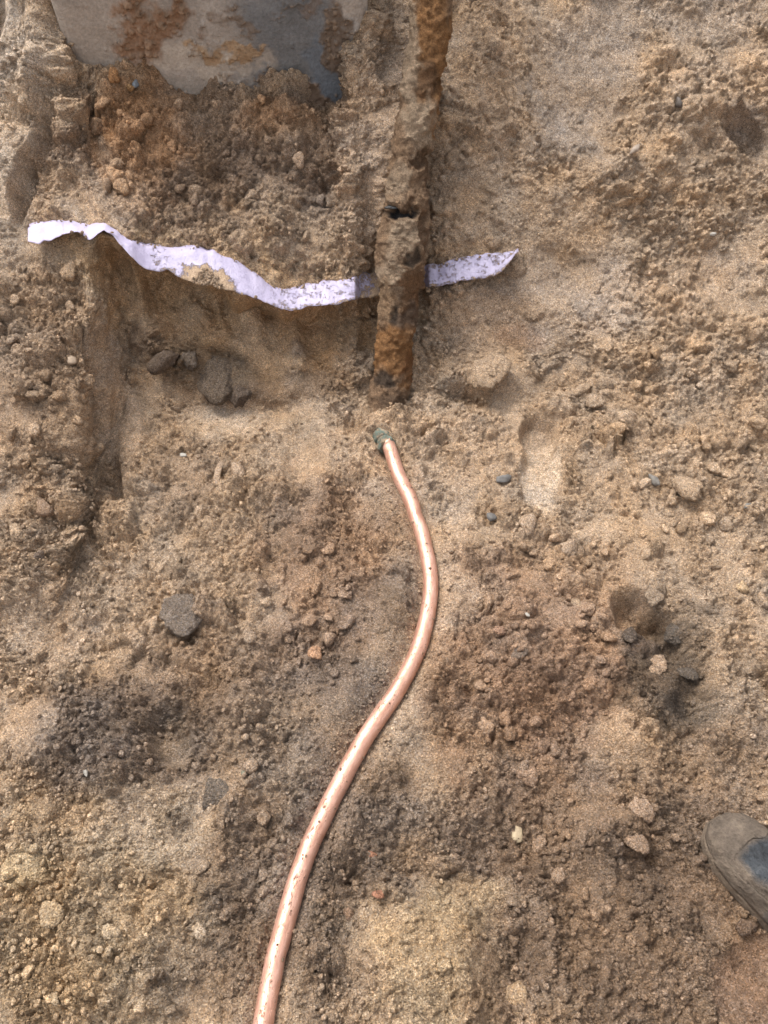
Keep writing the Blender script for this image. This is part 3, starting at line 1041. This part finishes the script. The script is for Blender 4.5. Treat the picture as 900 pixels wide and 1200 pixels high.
# ------------------------------------------------------------------ torn white plastic strip along the lip of the bank
def strip_material():
    t = NT('white_plastic_film', 0.45, 0.4)
    dust = t.attr('dust', 'Fac')
    n2 = t.noise(260, 6, 0.75)
    n3 = t.noise(75, 6, 0.75)
    mixn = t.math('MULTIPLY_ADD', n3, 0.6, t.math('MULTIPLY', n2, 0.4))
    thr = t.math('SUBTRACT', t.math('ADD', mixn, dust), 1.0)
    k = t.n.new('ShaderNodeMapRange')
    t.l.new(thr, k.inputs[0])
    k.inputs[1].default_value = -0.03
    k.inputs[2].default_value = 0.05
    white = t.ramp(t.noise(40, 4), [(0.3, lin(164, 154, 186)), (0.7, lin(186, 176, 204))])
    gr = t.ramp(t.noise(420, 3, 0.7), [(0.3, (0.17, 0.115, 0.075)), (0.5, (0.36, 0.255, 0.17)), (0.7, (0.55, 0.41, 0.29))])
    c = t.mix(white, gr, k.outputs[0])
    t.color(c)
    t.l.new(t.math('MULTIPLY_ADD', k.outputs[0], 0.5, 0.45), t.b.inputs['Roughness'])
    n = t.bump(t.noise(45, 4, 0.6), 0.006, 0.5)
    t.normal(t.bump(t.noise(260, 4, 0.7), 0.004, 0.5, t.bump(k.outputs[0], 0.002, 0.8, n)))
    t.b.inputs['Subsurface Weight'].default_value = 0.0
    return t.m


# photo column, top edge row, bottom edge row, sand dusting
EDGE = [(32, 263, 284, .30), (45, 258, 286, .28), (62, 257, 281, .28), (78, 259, 274, .28), (92, 262, 271, .28), (105, 263, 281, .28), (112, 262, 277, .3), (122, 261, 270, .35), (132, 266, 275, .4),
        (142, 272, 288, .35), (152, 278, 299, .33), (168, 284, 314, .36), (182, 286, 319, .50), (196, 286, 317, .45), (210, 287, 326, .38), (230, 287, 331, .40), (250, 292, 335, .38), (270, 301, 340, .36),
        (288, 311, 346, .34), (304, 323, 352, .36), (318, 336, 357, .46), (332, 338, 363, .47), (345, 337, 364, .46), (365, 332, 360, .46), (385, 328, 357, .46), (405, 325, 354, .48), (420, 323, 351, .50),
        (440, 319, 348, .6), (470, 315, 344, .55), (498, 311, 338, .50), (520, 307, 334, .47), (545, 303, 329, .47), (565, 299, 326, .47), (585, 296, 322, .48), (596, 294, 309, .48), (608, 292.5, 294, .48)]
E = np.array(EDGE, float)
ns, nw = 420, 16
q = np.linspace(32, 608, ns)
tp = np.interp(q, E[:, 0], E[:, 1])
bt = np.interp(q, E[:, 0], E[:, 2])
du_ = np.interp(q, E[:, 0], E[:, 3])
qs = (q / 40).astype(f32)
rag = fbm(qs * 40, qs * 0, 14.0, 61, 4, 0.7)
rag2 = fbm(qs * 40, qs * 0 + 5, 9.0, 62, 4, 0.7)
rag3 = fbm(qs * 40, qs * 0 + 9, 4.0, 64, 3, 0.8)
tp = tp + rag * 2.4 + rag3 * 1.2
bt = bt + rag2 * 2.2 + np.abs(fbm(qs * 40, qs * 0 + 12, 5.0, 65, 3, 0.8)) * -2.0
dd = np.zeros(ns)
for i in range(ns):
    cand = []
    for k in (-10, -4, 2):
        try:
            cand.append(soil_at(q[i], tp[i] + k)[3])
        except ValueError:
            pass
    dd[i] = np.median(cand)
hidden = (q > 419) & (q < 500)
dd[hidden] = np.interp(q[hidden], q[~hidden], dd[~hidden])
# follow the soil loosely
for _ in range(2):
    lo = smooth_axis(dd, 21, 0)
    dd = np.minimum(lo, dd * 0.5 + lo * 0.5)
# behind the rusty pipe the strip tucks back
SV = np.zeros((nw, ns, 3))
DU = np.zeros((nw, ns), f32)
left = q < 419
for j in range(nw):
    w = j / (nw - 1)
    rowp = tp + (bt - tp) * w
    for i in range(ns):
        if left[i]:
            dep = dd[i] - 0.010 - 0.020 * w * sstep(0, .4, np.array(w)) + 0.022 * max(0, 1 - w / 0.14)
        else:
            try:
                dep = soil_at(q[i], rowp[i])[3] - 0.007
            except ValueError:
                dep = dd[i] - 0.007
            dep = 0.3 * dep + 0.7 * (dd[i] - 0.010 - 0.018 * w)
            if hidden[i]:
                dep = dd[i] + 0.015
        SV[j, i] = depth_pt(q[i], rowp[i], dep)
    sandy = (1 - sstep(0, 1, np.abs(q - 245) / 52)) * sstep(.35, .7, np.full(ns, w) + 0.14 * rag)
    DU[j] = np.clip(du_ - 0.03 + 0.42 * sandy + (0.05 if w > 0.9 else 0), 0, 0.98)
SV = SV + 0.0
wr = fbm((q[None, :] / 900 * np.ones((nw, 1))).astype(f32), (np.linspace(0, 0.05, nw)[:, None] * np.ones((1, ns))).astype(f32), 0.03, 63, 4, 0.6)
SV[..., 1] += wr * 0.0045
SV = smooth_axis(SV, 3, 1)
th = 0.0012
du2, dv2 = np.gradient(SV, axis=1), np.gradient(SV, axis=0)
sn = np.cross(du2, dv2)
sn /= np.maximum(np.linalg.norm(sn, axis=-1, keepdims=True), 1e-9)
V = np.concatenate((SV.reshape(-1, 3), (SV + sn * th).reshape(-1, 3)))
n_ = nw * ns
i = np.arange(n_).reshape(nw, ns)
loop = np.concatenate((i[0, :], i[1:, -1], i[-1, -2::-1], i[-2:0:-1, 0]))
nxt = np.roll(loop, -1)
F = np.concatenate((grid_faces(nw, ns, True), grid_faces(nw, ns) + n_, np.stack((loop, nxt, nxt + n_, loop + n_), -1)))
strip = link('plastic_strip', np_mesh('plastic_strip', V, F, extra={'dust': np.concatenate((DU.ravel(), DU.ravel()))}), strip_material())
tag(strip, 'torn white plastic strip lying along the edge of the bank, dusted with sand', 'plastic strip')

# ------------------------------------------------------------------ muddy work boot
def boot_material(name, kind):
    t = NT(name, 0.75, 0.3)
    n = t.noise(22, 6, 0.65)
    fine = t.noise(160, 5, 0.7)
    mudc = t.ramp(n, [(0.3, lin(76, 66, 55)), (0.50, lin(102, 88, 74)), (0.68, lin(124, 108, 90)), (0.78, lin(160, 138, 110))])
    if kind == 'leather':
        c0 = t.ramp(n, [(0.3, (0.020, 0.022, 0.025)), (0.55, (0.045, 0.050, 0.056)), (0.75, (0.12, 0.125, 0.13))])
        k = t.math('ADD', t.math('MULTIPLY_ADD', t.noise(48, 7, 0.78), 1.0, -0.5), t.attr('mud', 'Fac'))
        k = t.ramp(k, [(0.30, (0, 0, 0)), (0.70, (1, 1, 1))])
        c = t.mix(c0, mudc, k)
        t.l.new(t.math('MULTIPLY_ADD', k, 0.4, 0.45), t.b.inputs['Roughness'])
    elif kind == 'sole':
        c = t.ramp(n, [(0.35, lin(84, 72, 60)), (0.6, lin(124, 106, 86))])
    else:
        c = t.ramp(n, [(0.3, lin(60, 60, 62)), (0.7, lin(120, 114, 106))])
    g = t.ramp(fine, [(0.3, (0.7, 0.7, 0.7)), (0.7, (1.3, 1.3, 1.3))])
    c = t.mix(c, g, 0.9, 'MULTIPLY')
    t.color(c)
    t.normal(t.bump(fine, 0.005, 0.9, t.bump(n, 0.020, 0.8)))
    return t.m


BM = {k: boot_material('boot_' + k, k) for k in ('leather', 'sole', 'lace')}
boot = bpy.data.objects.new('work_boot', None)
toe = floor_pt(838, 962, 0.02)
axd = floor_pt(912, 1058, 0.02) - toe
bang = math.atan2(axd[1], axd[0])
boot.location = (toe[0], toe[1], 0.012)
boot.rotation_euler = (0, 0, bang)
boot.scale = (1, 0.86, 1)
col.objects.link(boot)
tag(boot, 'muddy blue-grey leather work boot standing at the right edge', 'boot')
# local frame: +x from toe to heel, y across, z up
BX = np.array([0, .012, .03, .055, .085, .12, .16, .20, .24, .27, .29, .302])
BW = np.array([.016, .036, .047, .053, .054, .050, .044, .040, .040, .039, .032, .016])       # half widths
BH = np.array([.036, .050, .060, .066, .072, .086, .110, .135, .150, .150, .148, .140])       # top heights
BCY = np.array([-.004, -.004, -.004, -.002, 0, .003, .004, .003, 0, 0, 0, 0])


def loft(x0, x1, n, wide, z_lo, z_hi, power, nseg=28, bumpy=0.0, seed=1, a0=0.0, a1=math.pi, inset=0.0, dome=None):
    """half-barrel over the last: angle 0 right side .. pi left side"""
    xs = np.linspace(x0, x1, n)
    th = np.linspace(a0, a1, nseg)
    hw = np.interp(xs, BX, BW) + wide
    cy = np.interp(xs, BX, BCY)
    zt = z_hi(xs)
    zl = z_lo(xs)
    c, s = np.cos(th), np.sin(th)
    Yv = cy[:, None] + hw[:, None] * (np.sign(c) * np.abs(c) ** power)[None, :]
    Zv = zl[:, None] + (zt - zl)[:, None] * (np.abs(s) ** power)[None, :]
    Xv = np.repeat(xs[:, None], nseg, 1)
    if bumpy:
        nz = fbm((Xv * 1.0).astype(f32), (th[None, :] * 0.04 * np.ones((n, 1))).astype(f32), 0.035, seed, 4, 0.6)
        Zv = Zv + nz * bumpy
        Yv = Yv + nz * bumpy * np.sign(c)[None, :] * 0.6
        Xv = Xv + fbm((th[None, :] * 0.05 * np.ones((n, 1))).astype(f32), Xv.astype(f32) * 0, 0.03, seed + 3, 3, 0.6) * 0.006 * ((Xv - x0) / (x1 - x0)) ** 2
    return np.stack((Xv, Yv, Zv), -1)


def sheet_obj(name, A, mat, thick=0.004, dirt=0.0):
    nr, nc = A.shape[:2]
    xx, yy, zz = A.reshape(-1, 3).T
    mud = 0.95 - 0.95 * np.exp(-(np.abs(xx - 0.082) / 0.030) ** 4 - ((yy + 0.004) / 0.036) ** 4) * sstep(0.036, 0.052, zz) - 0.5 * sstep(0.12, 0.14, xx)
    me = np_mesh(name, A.reshape(-1, 3), grid_faces(nr, nc), extra={'mud': mud + dirt})
    o = link(name, me, mat, boot)
    md = o.modifiers.new('thickness', 'SOLIDIFY')
    md.thickness = thick
    md.offset = 0
    return o


hi = lambda x: np.interp(x, BX, BH)
up = loft(0.001, 0.3015, 70, 0, lambda x: 0 * x + 0.022, hi, 0.72, 40, 0.0015, 7)
sheet_obj('upper', up, BM['leather'])
cap_ = loft(0.0, 0.052, 34, 0.002, lambda x: 0 * x + 0.021, lambda x: hi(x) + 0.002, 0.72, 40, 0.0035, 8)
capo = sheet_obj('toe_cap', cap_, BM['leather'], 0.003)
tag(capo, 'mud-covered rounded toe cap')
for s_ in (0, 1):
    a0, a1 = (0, 0.55) if s_ == 0 else (math.pi - 0.55, math.pi)
    rnd_ = loft(0.045, 0.20, 40, 0.004, lambda x: 0 * x + 0.021, lambda x: hi(x) * 0.96 + 0.004, 0.72, 12, 0.0035, 9 + s_, a0, a1)
    sheet_obj('mud_rand', rnd_, BM['leather'])
vm = loft(0.108, 0.150, 20, 0.0035, lambda x: 0 * x + 0.022, lambda x: hi(x) + 0.005, 0.72, 20, 0.001, 12, 0.75, math.pi - 0.75)
sheet_obj('eyelet_panel', vm, BM['leather'], 0.003)
tg = loft(0.145, 0.215, 20, 0.001, lambda x: 0 * x + 0.022, lambda x: hi(x) + 0.007, 0.72, 14, 0.001, 13, 1.15, math.pi - 1.15)
sheet_obj('tongue', tg, BM['leather'], 0.004)
for k in range(4):
    x = 0.125 + 0.024 * k
    z = float(hi(x)) + 0.010
    pth = resample([(x - 0.006, -0.026, z - 0.014), (x, -0.012, z - 0.001), (x + 0.003, 0.004, z + 0.002), (x + 0.004, 0.016, z - 0.001), (x + 0.010, 0.030, z - 0.015)], 0.004)
    V, F = sweep(pth, np.full(len(pth), 0.0028), 8)
    link('lace', np_mesh('lace', V, F), BM['lace'], boot)
# outsole: outline extruded with a worn bevel
xs = np.linspace(-0.004, 0.306, 60)
hw = np.interp(np.clip(xs, 0, .302), BX, BW) + 0.006
hw[0] *= 0.55
hw[-1] *= 0.55
cy = np.interp(xs, BX, BCY)
out = np.concatenate((np.stack((xs, cy + hw), -1), np.stack((xs, cy - hw), -1)[::-1]))
rings = []
for inset, z in ((0.96, -0.004), (1.0, 0.002), (1.0, 0.018), (0.97, 0.024)):
    c0 = out.mean(0)
    rings.append(np.concatenate(((out - c0) * inset + c0, np.full((len(out), 1), z)), 1))
nl = len(out)
V = np.concatenate(rings + [np.array([[0.15, 0, -0.004], [0.15, 0, 0.024]])])
i = np.arange(4 * nl).reshape(4, nl)
j = np.roll(i, -1, 1)
F = np.concatenate([np.stack((j[k], i[k], i[k + 1], j[k + 1]), -1) for k in range(3)])
c0 = np.stack((np.full(nl // 2, 4 * nl), i[0, 0::2], i[0, 1::2], np.roll(i[0, 0::2], -1)), -1)
c1 = np.stack((np.full(nl // 2, 4 * nl + 1), np.roll(i[3, 0::2], -1), i[3, 1::2], i[3, 0::2]), -1)
link('outsole', np_mesh('outsole', V, np.concatenate((F, c0, c1)), smooth=False), BM['sole'], boot)
# shaft with a padded collar
zs = np.linspace(0.115, 0.215, 24)
th = np.linspace(0, 2 * math.pi, 36)
A = np.zeros((24, 36, 3))
for k, z in enumerate(zs):
    t_ = (z - 0.115) / 0.1
    rx, ry = 0.052 - 0.004 * t_, 0.040
    if t_ > 0.8:
        rx += 0.004 * math.sin((t_ - 0.8) / 0.2 * math.pi)
        ry += 0.004 * math.sin((t_ - 0.8) / 0.2 * math.pi)
    A[k, :, 0] = 0.243 + rx * np.cos(th)
    A[k, :, 1] = ry * np.sin(th)
    A[k, :, 2] = z
sheet_obj('shaft', A, BM['leather'], 0.006)

# ------------------------------------------------------------------ clods, stones and crumbs
CLOD_MESH = []
for k in range(14):
    V, F = ico(3 if k < 6 else 2)
    V = knobbly(V, 700 + k, 0.42)
    me = np_mesh('soil_clod_mesh', V, F)
    me.materials.append(M_CLOD)
    CLOD_MESH.append(me)


def stone_material():
    t = NT('stone', 0.7, 0.3, False)
    oi = t.n.new('ShaderNodeObjectInfo')
    g = t.ramp(t.noise(60, 6, 0.7), [(0.3, (0.65, 0.65, 0.65)), (0.7, (1.3, 1.3, 1.3))])
    t.color(t.mix(oi.outputs['Color'], g, 1.0, 'MULTIPLY'))
    t.normal(t.bump(t.noise(90, 4, 0.6), 0.004, 0.6))
    return t.m


M_STONE = stone_material()
STONE_MESH = []
for k in range(6):
    V, F = ico(2)
    V = knobbly(V, 900 + k, 0.36) * np.array((1, .85, .7))
    me = np_mesh('stone_mesh', V, F)
    me.materials.append(M_STONE)
    STONE_MESH.append(me)
rng = random.Random(12)


def put(name, meshes, px, py, w, cc, asp=0.85, flat=0.75, sink=0.25, ang=None, k=None):
    p, n, c, d = soil_at(px, py)
    r = w * 0.5 / FPX * d
    o = bpy.data.objects.new(name, meshes[rng.randrange(len(meshes)) if k is None else k])
    o.location = tuple(p + n * r * flat * (0.45 - sink))
    nn = np.array(n)
    from mathutils import Vector, Quaternion
    qd = Vector((0, 0, 1)).rotation_difference(Vector(nn))
    tw = Quaternion((0, 0, 1), rng.uniform(0, 6.28) if ang is None else math.radians(ang))
    o.rotation_mode = 'QUATERNION'
    o.rotation_quaternion = qd @ tw
    o.scale = (r, r * asp, r * flat)
    if cc is None:
        v = rng.uniform(0.88, 1.25)
        cc = tuple(float(x) * v for x in c)
    o.color = tuple(cc) + (1,)
    col.objects.link(o)
    return o


NAMED = [
    (620, 614, 34, SAND, 'pale rounded soil clod just below the deep toe print'), (667, 643, 32, SAND, 'pale lumpy soil clod below and right of the toe print'),
    (758, 648, 22, TAN, 'tan soil clod midway between the toe print and right edge'), (872, 689, 20, lin(196, 164, 122), 'small yellowish clod near the right edge, left of its neighbour'),
    (889, 701, 24, TAN, 'tan soil clod at the right edge beside a yellowish one'), (769, 777, 32, lin(172, 142, 112), 'tan clod on the lower rim of the dark hole'),
    (694, 801, 32, lin(160, 124, 92), 'brown clod on red-brown soil left of the dark hole'), (608, 766, 20, CLAY, 'grey-brown rounded clod on the red-brown soil right of copper bend'),
    (585, 738, 19, lin(170, 132, 104), 'pinkish tan clod just right of the copper bend'), (676, 705, 15, TAN, 'small tan clod upper left of the dark hole'),
    (811, 572, 40, TAN, 'flat slab of tan soil with a shadow beneath it, right side'), (620, 906, 32, lin(158, 126, 98), 'large brown clod left of the smooth soil mound'),
    (250, 931, 44, lin(118, 104, 90), 'flat oval grey clod left of the copper pipe'), (210, 718, 58, lin(122, 107, 93), 'large dark grey rounded clod in the left half'),
    (370, 765, 18, lin(176, 132, 96), 'small orange-tan clod left of the copper bend'), (410, 1070, 24, lin(140, 110, 84), 'pointed brown clod right of the copper pipe near the bottom'),
    (441, 1048, 13, lin(160, 108, 78), 'small reddish clod beside the yellow mound'), (435, 1000, 14, lin(162, 112, 82), 'reddish clod above the yellow mound, right of copper pipe'),
    (675, 459, 34, TAN, 'angular tan clod above and right of the toe print'), (255, 446, 62, lin(108, 92, 76), 'big dark cracked clod in the hollow under the bank'),
    (190, 420, 46, lin(110, 92, 76), 'dark clod high in the hollow beneath the torn strip'), (284, 462, 40, lin(104, 88, 74), 'dark clod at the right end of the dark clump in the hollow'),
    (221, 424, 34, lin(112, 97, 82), 'dark grey clod between two larger ones in the hollow'), (252, 556, 26, SAND, 'long crumbly sandy clod, left one of a pair'),
    (277, 553, 30, SAND, 'long crumbly sandy clod, right one of a pair'), (574, 436, 56, TAN, 'broad sandy clod right of the rusty pipe foot'),
    (21, 621, 28, TAN, 'tan clod touching the left edge at mid-height'), (53, 598, 36, lin(160, 130, 102), 'broken brown clod near the left edge, above a dark crack'),
    (46, 649, 18, CLAY, 'small grey clod near the left edge below a dark crack'), (135, 88, 24, OCHRE, 'ochre clod at the foot of the grey wall'),
    (152, 104, 16, lin(182, 138, 84), 'small yellow-ochre clod below the grey wall, left part'), (60, 1068, 30, YEL, 'yellow sand lump near the lower left corner'),
    (62, 1172, 28, YEL, 'yellow sand lump at the bottom left'), (130, 1092, 22, YEL, 'knobbly yellow clod in the lower left sand'),
    (285, 905, 16, lin(150, 146, 124), 'pale greenish clod above the flat oval grey clod'), (605, 1172, 36, lin(176, 144, 106), 'rounded tan clod right of the yellow mound at bottom'),
    (520, 1136, 40, YEL, 'rounded lump on top of the yellow mound'), (752, 950, 34, lin(166, 136, 108), 'knobbly pale brown clod left of the boot toe'),
    (746, 985, 30, lin(150, 122, 96), 'brown clod left of the boot, below a paler one'), (710, 965, 26, BROWN, 'brown clod below the smooth soil mound'),
    (735, 742, 22, lin(98, 84, 72), 'dark crumbly clod at the left lip of the dark hole'), (788, 742, 26, lin(104, 92, 80), 'dark grey clod inside the right part of the dark hole'),
    (806, 790, 24, lin(100, 88, 76), 'dark grey clod between the two dark holes'), (762, 700, 24, lin(150, 128, 104), 'tan clod on the upper lip of the dark hole'),
    (875, 1085, 30, lin(120, 96, 76), 'dark brown clod just below the boot'), (330, 1062, 20, CLAY, 'grey-brown clod touching the left side of copper pipe'),
]
for (px, py, w, cc, lab) in NAMED:
    o = put('soil_clod', CLOD_MESH, px, py, w, cc, asp=rng.uniform(.7, .95), flat=rng.uniform(.5, .75), sink=0.42 if w < 40 else 0.5)
    if 'pair' in lab:
        o.scale[1] *= 1.9
        o.rotation_quaternion = (1, 0, 0, 0)
        o.scale[0] *= 0.7
    tag(o, lab, 'soil clod', 'larger clods on the pit soil')
STONES = [
    (590, 561, 20, lin(104, 100, 96), 'dark grey stone right of copper pipe, left of the toe print'), (575, 607, 17, lin(98, 94, 90), 'dark stone below another, right of the copper pipe'),
    (765, 563, 22, lin(112, 106, 98), 'grey stone in the crumbly soil right of the toe print'), (875, 591, 14, lin(104, 102, 96), 'small dark stone near the right edge'),
    (85, 420, 17, lin(150, 128, 104), 'small round tan pebble on the left slope'), (160, 101, 13, lin(120, 126, 132), 'bluish pebble at the foot of the grey wall'),
    (742, 176, 18, lin(150, 132, 114), 'smooth oval grey stone on the upper right slope'), (792, 122, 20, lin(100, 90, 82), 'flat dark stone on the upper right slope'),
    (608, 975, 17, lin(152, 132, 100), 'pale yellow stone right of the copper pipe, lower half'), (237, 79, 9, lin(152, 145, 134), 'white chip lying against the grey wall'),
    (836, 274, 8, lin(152, 145, 134), 'white chip on the right slope'), (101, 906, 10, lin(152, 145, 134), 'tiny whitish pebble on the grey clay at left'),
    (620, 722, 8, lin(152, 145, 134), 'tiny whitish pebble right of the copper bend'), (213, 533, 7, lin(152, 145, 134), 'tiny whitish pebble on the left soil, above the sandy clods'),
]
for (px, py, w, cc, lab) in STONES:
    o = put('stone', STONE_MESH, px, py, w, cc, asp=.85, flat=.75, sink=0.2)
    tag(o, lab, 'stone', 'stones in the pit soil')

REGIONS = [
    ((560, 620, 720, 900), 52, 'small clod on the red-brown soil right of the copper bend'), ((690, 400, 890, 640), 42, 'small tan clod on the crumbly right-hand slope'),
    ((600, 940, 800, 1190), 34, 'small brown clod on the dark soil left of the boot'), ((290, 620, 430, 800), 28, 'small clod on the brown soil left of the copper bend'),
    ((230, 840, 340, 1190), 28, 'small clod on the dark soil left of the lower copper pipe'), ((10, 980, 200, 1190), 30, 'small yellowish clod in the lower left sand'),
    ((10, 300, 95, 560), 22, 'small clod on the left-hand slope below the strip'), ((100, 110, 400, 240), 30, 'small clod on the bank between strip and grey wall'),
]
pipe_px = [(460, 490), (470, 330), (512, -60)]
for (x0, y0, x1, y1), n, lab in REGIONS:
    k = 0
    while k < n:
        px, py = rng.uniform(x0, x1), rng.uniform(y0, y1)
        dcu = float(seg_dist(np.array([px]), np.array([py]), COPPER)[0][0])
        if dcu < 30:
            continue
        w = 10 + 14 * rng.random() ** 2
        tag(put('soil_clod', CLOD_MESH[6:], px, py, w, None, sink=0.15), lab, 'soil clod', lab.replace('small', 'small loose', 1))
        k += 1

# crumbs nobody could count: one object
V1, F1 = ico(1)
var = [knobbly(V1, 1200 + k, 0.32) for k in range(16)]
rs = np.random.RandomState(4)
cand = np.flatnonzero(ok.ravel())
pm_ = np.clip(mask.ravel()[cand], 0, 1) ** 1.5 * (1 - near.ravel()[cand])
pick = rs.choice(cand, 6500, replace=False, p=pm_ / pm_.sum())
extra_near = cand[(cd.ravel()[cand] > 9) & (cd.ravel()[cand] < 30) & (gpy.ravel()[cand] > 520)]
pick = np.concatenate((pick, rs.choice(extra_near, 900, replace=False)))
nv = len(V1)
sand_on = np.flatnonzero(DU.ravel() > 0.72)
CV = np.zeros((len(pick), nv, 3))
CC = np.zeros((len(pick), nv, 3))
for a, k in enumerate(pick):
    r = 0.0022 + 0.0042 * rs.rand() ** 2.5
    if a >= 6500:
        r *= 0.7
    qx = rs.normal(size=4)
    qx /= np.linalg.norm(qx)
    w_, x_, y_, z_ = qx
    Rm = np.array(((1 - 2 * (y_ * y_ + z_ * z_), 2 * (x_ * y_ - z_ * w_), 2 * (x_ * z_ + y_ * w_)), (2 * (x_ * y_ + z_ * w_), 1 - 2 * (x_ * x_ + z_ * z_), 2 * (y_ * z_ - x_ * w_)), (2 * (x_ * z_ - y_ * w_), 2 * (y_ * z_ + x_ * w_), 1 - 2 * (x_ * x_ + y_ * y_))))
    CV[a] = (var[a % 16] * r) @ Rm.T + GF[k] + NF[k] * r * 0.45
    CC[a] = np.clip(CF[k] * rs.uniform(0.75, 1.35), 0.01, 0.9)
EV, EC = [], []
edge_on = np.concatenate((rs.randint(ns, 3 * ns, 130), rs.randint((nw - 1) * ns, nw * ns, 30)))
for b_, k in enumerate(np.concatenate((rs.choice(sand_on, 260, replace=True), edge_on))):
    r = (0.0018 + 0.003 * rs.rand() ** 2) if b_ < 260 else (0.0014 + 0.0042 * rs.rand() ** 3)
    EV.append(var[b_ % 16] * r * rs.uniform(.7, 1.2, 3) + SV.reshape(-1, 3)[k] - sn.reshape(-1, 3)[k] * r * 0.3 + rs.normal(size=3) * 0.001)
    EC.append(np.broadcast_to(np.array(lin(178, 150, 120)) * rs.uniform(.7, 1.2), (nv, 3)))
for b_ in range(95):
    k = rs.randint(10, len(path) - 2)
    th_ = rs.uniform(-1.5, 1.5)
    tv = path[k + 1] - path[k]
    tv /= np.linalg.norm(tv)
    sv = np.cross(tv, (0, 0, 1.0))
    sv /= np.linalg.norm(sv)
    r = 0.0009 + 0.0022 * rs.rand() ** 3
    nrm_ = sv * math.sin(th_) + np.cross(sv, tv) * math.cos(th_)
    EV.append(var[b_ % 16] * r * rs.uniform(.6, 1.3, 3) + path[k] + nrm_ * (CR + r * 0.2))
    EC.append(np.broadcast_to(np.array(lin(164, 136, 108)) * rs.uniform(.6, 1.2), (nv, 3)))
CV = np.concatenate((CV, np.array(EV)))
CC = np.concatenate((CC, np.array(EC)))
pick = np.zeros(len(CV))
CFc = (F1[None] + (np.arange(len(pick)) * nv)[:, None, None]).reshape(-1, 3)
cr_ = link('soil_crumbs', np_mesh('soil_crumbs', CV.reshape(-1, 3), CFc, CC.reshape(-1, 3)), M_SOIL)
tag(cr_, 'fine loose soil crumbs strewn all over the pit', 'soil crumbs', kind='stuff')
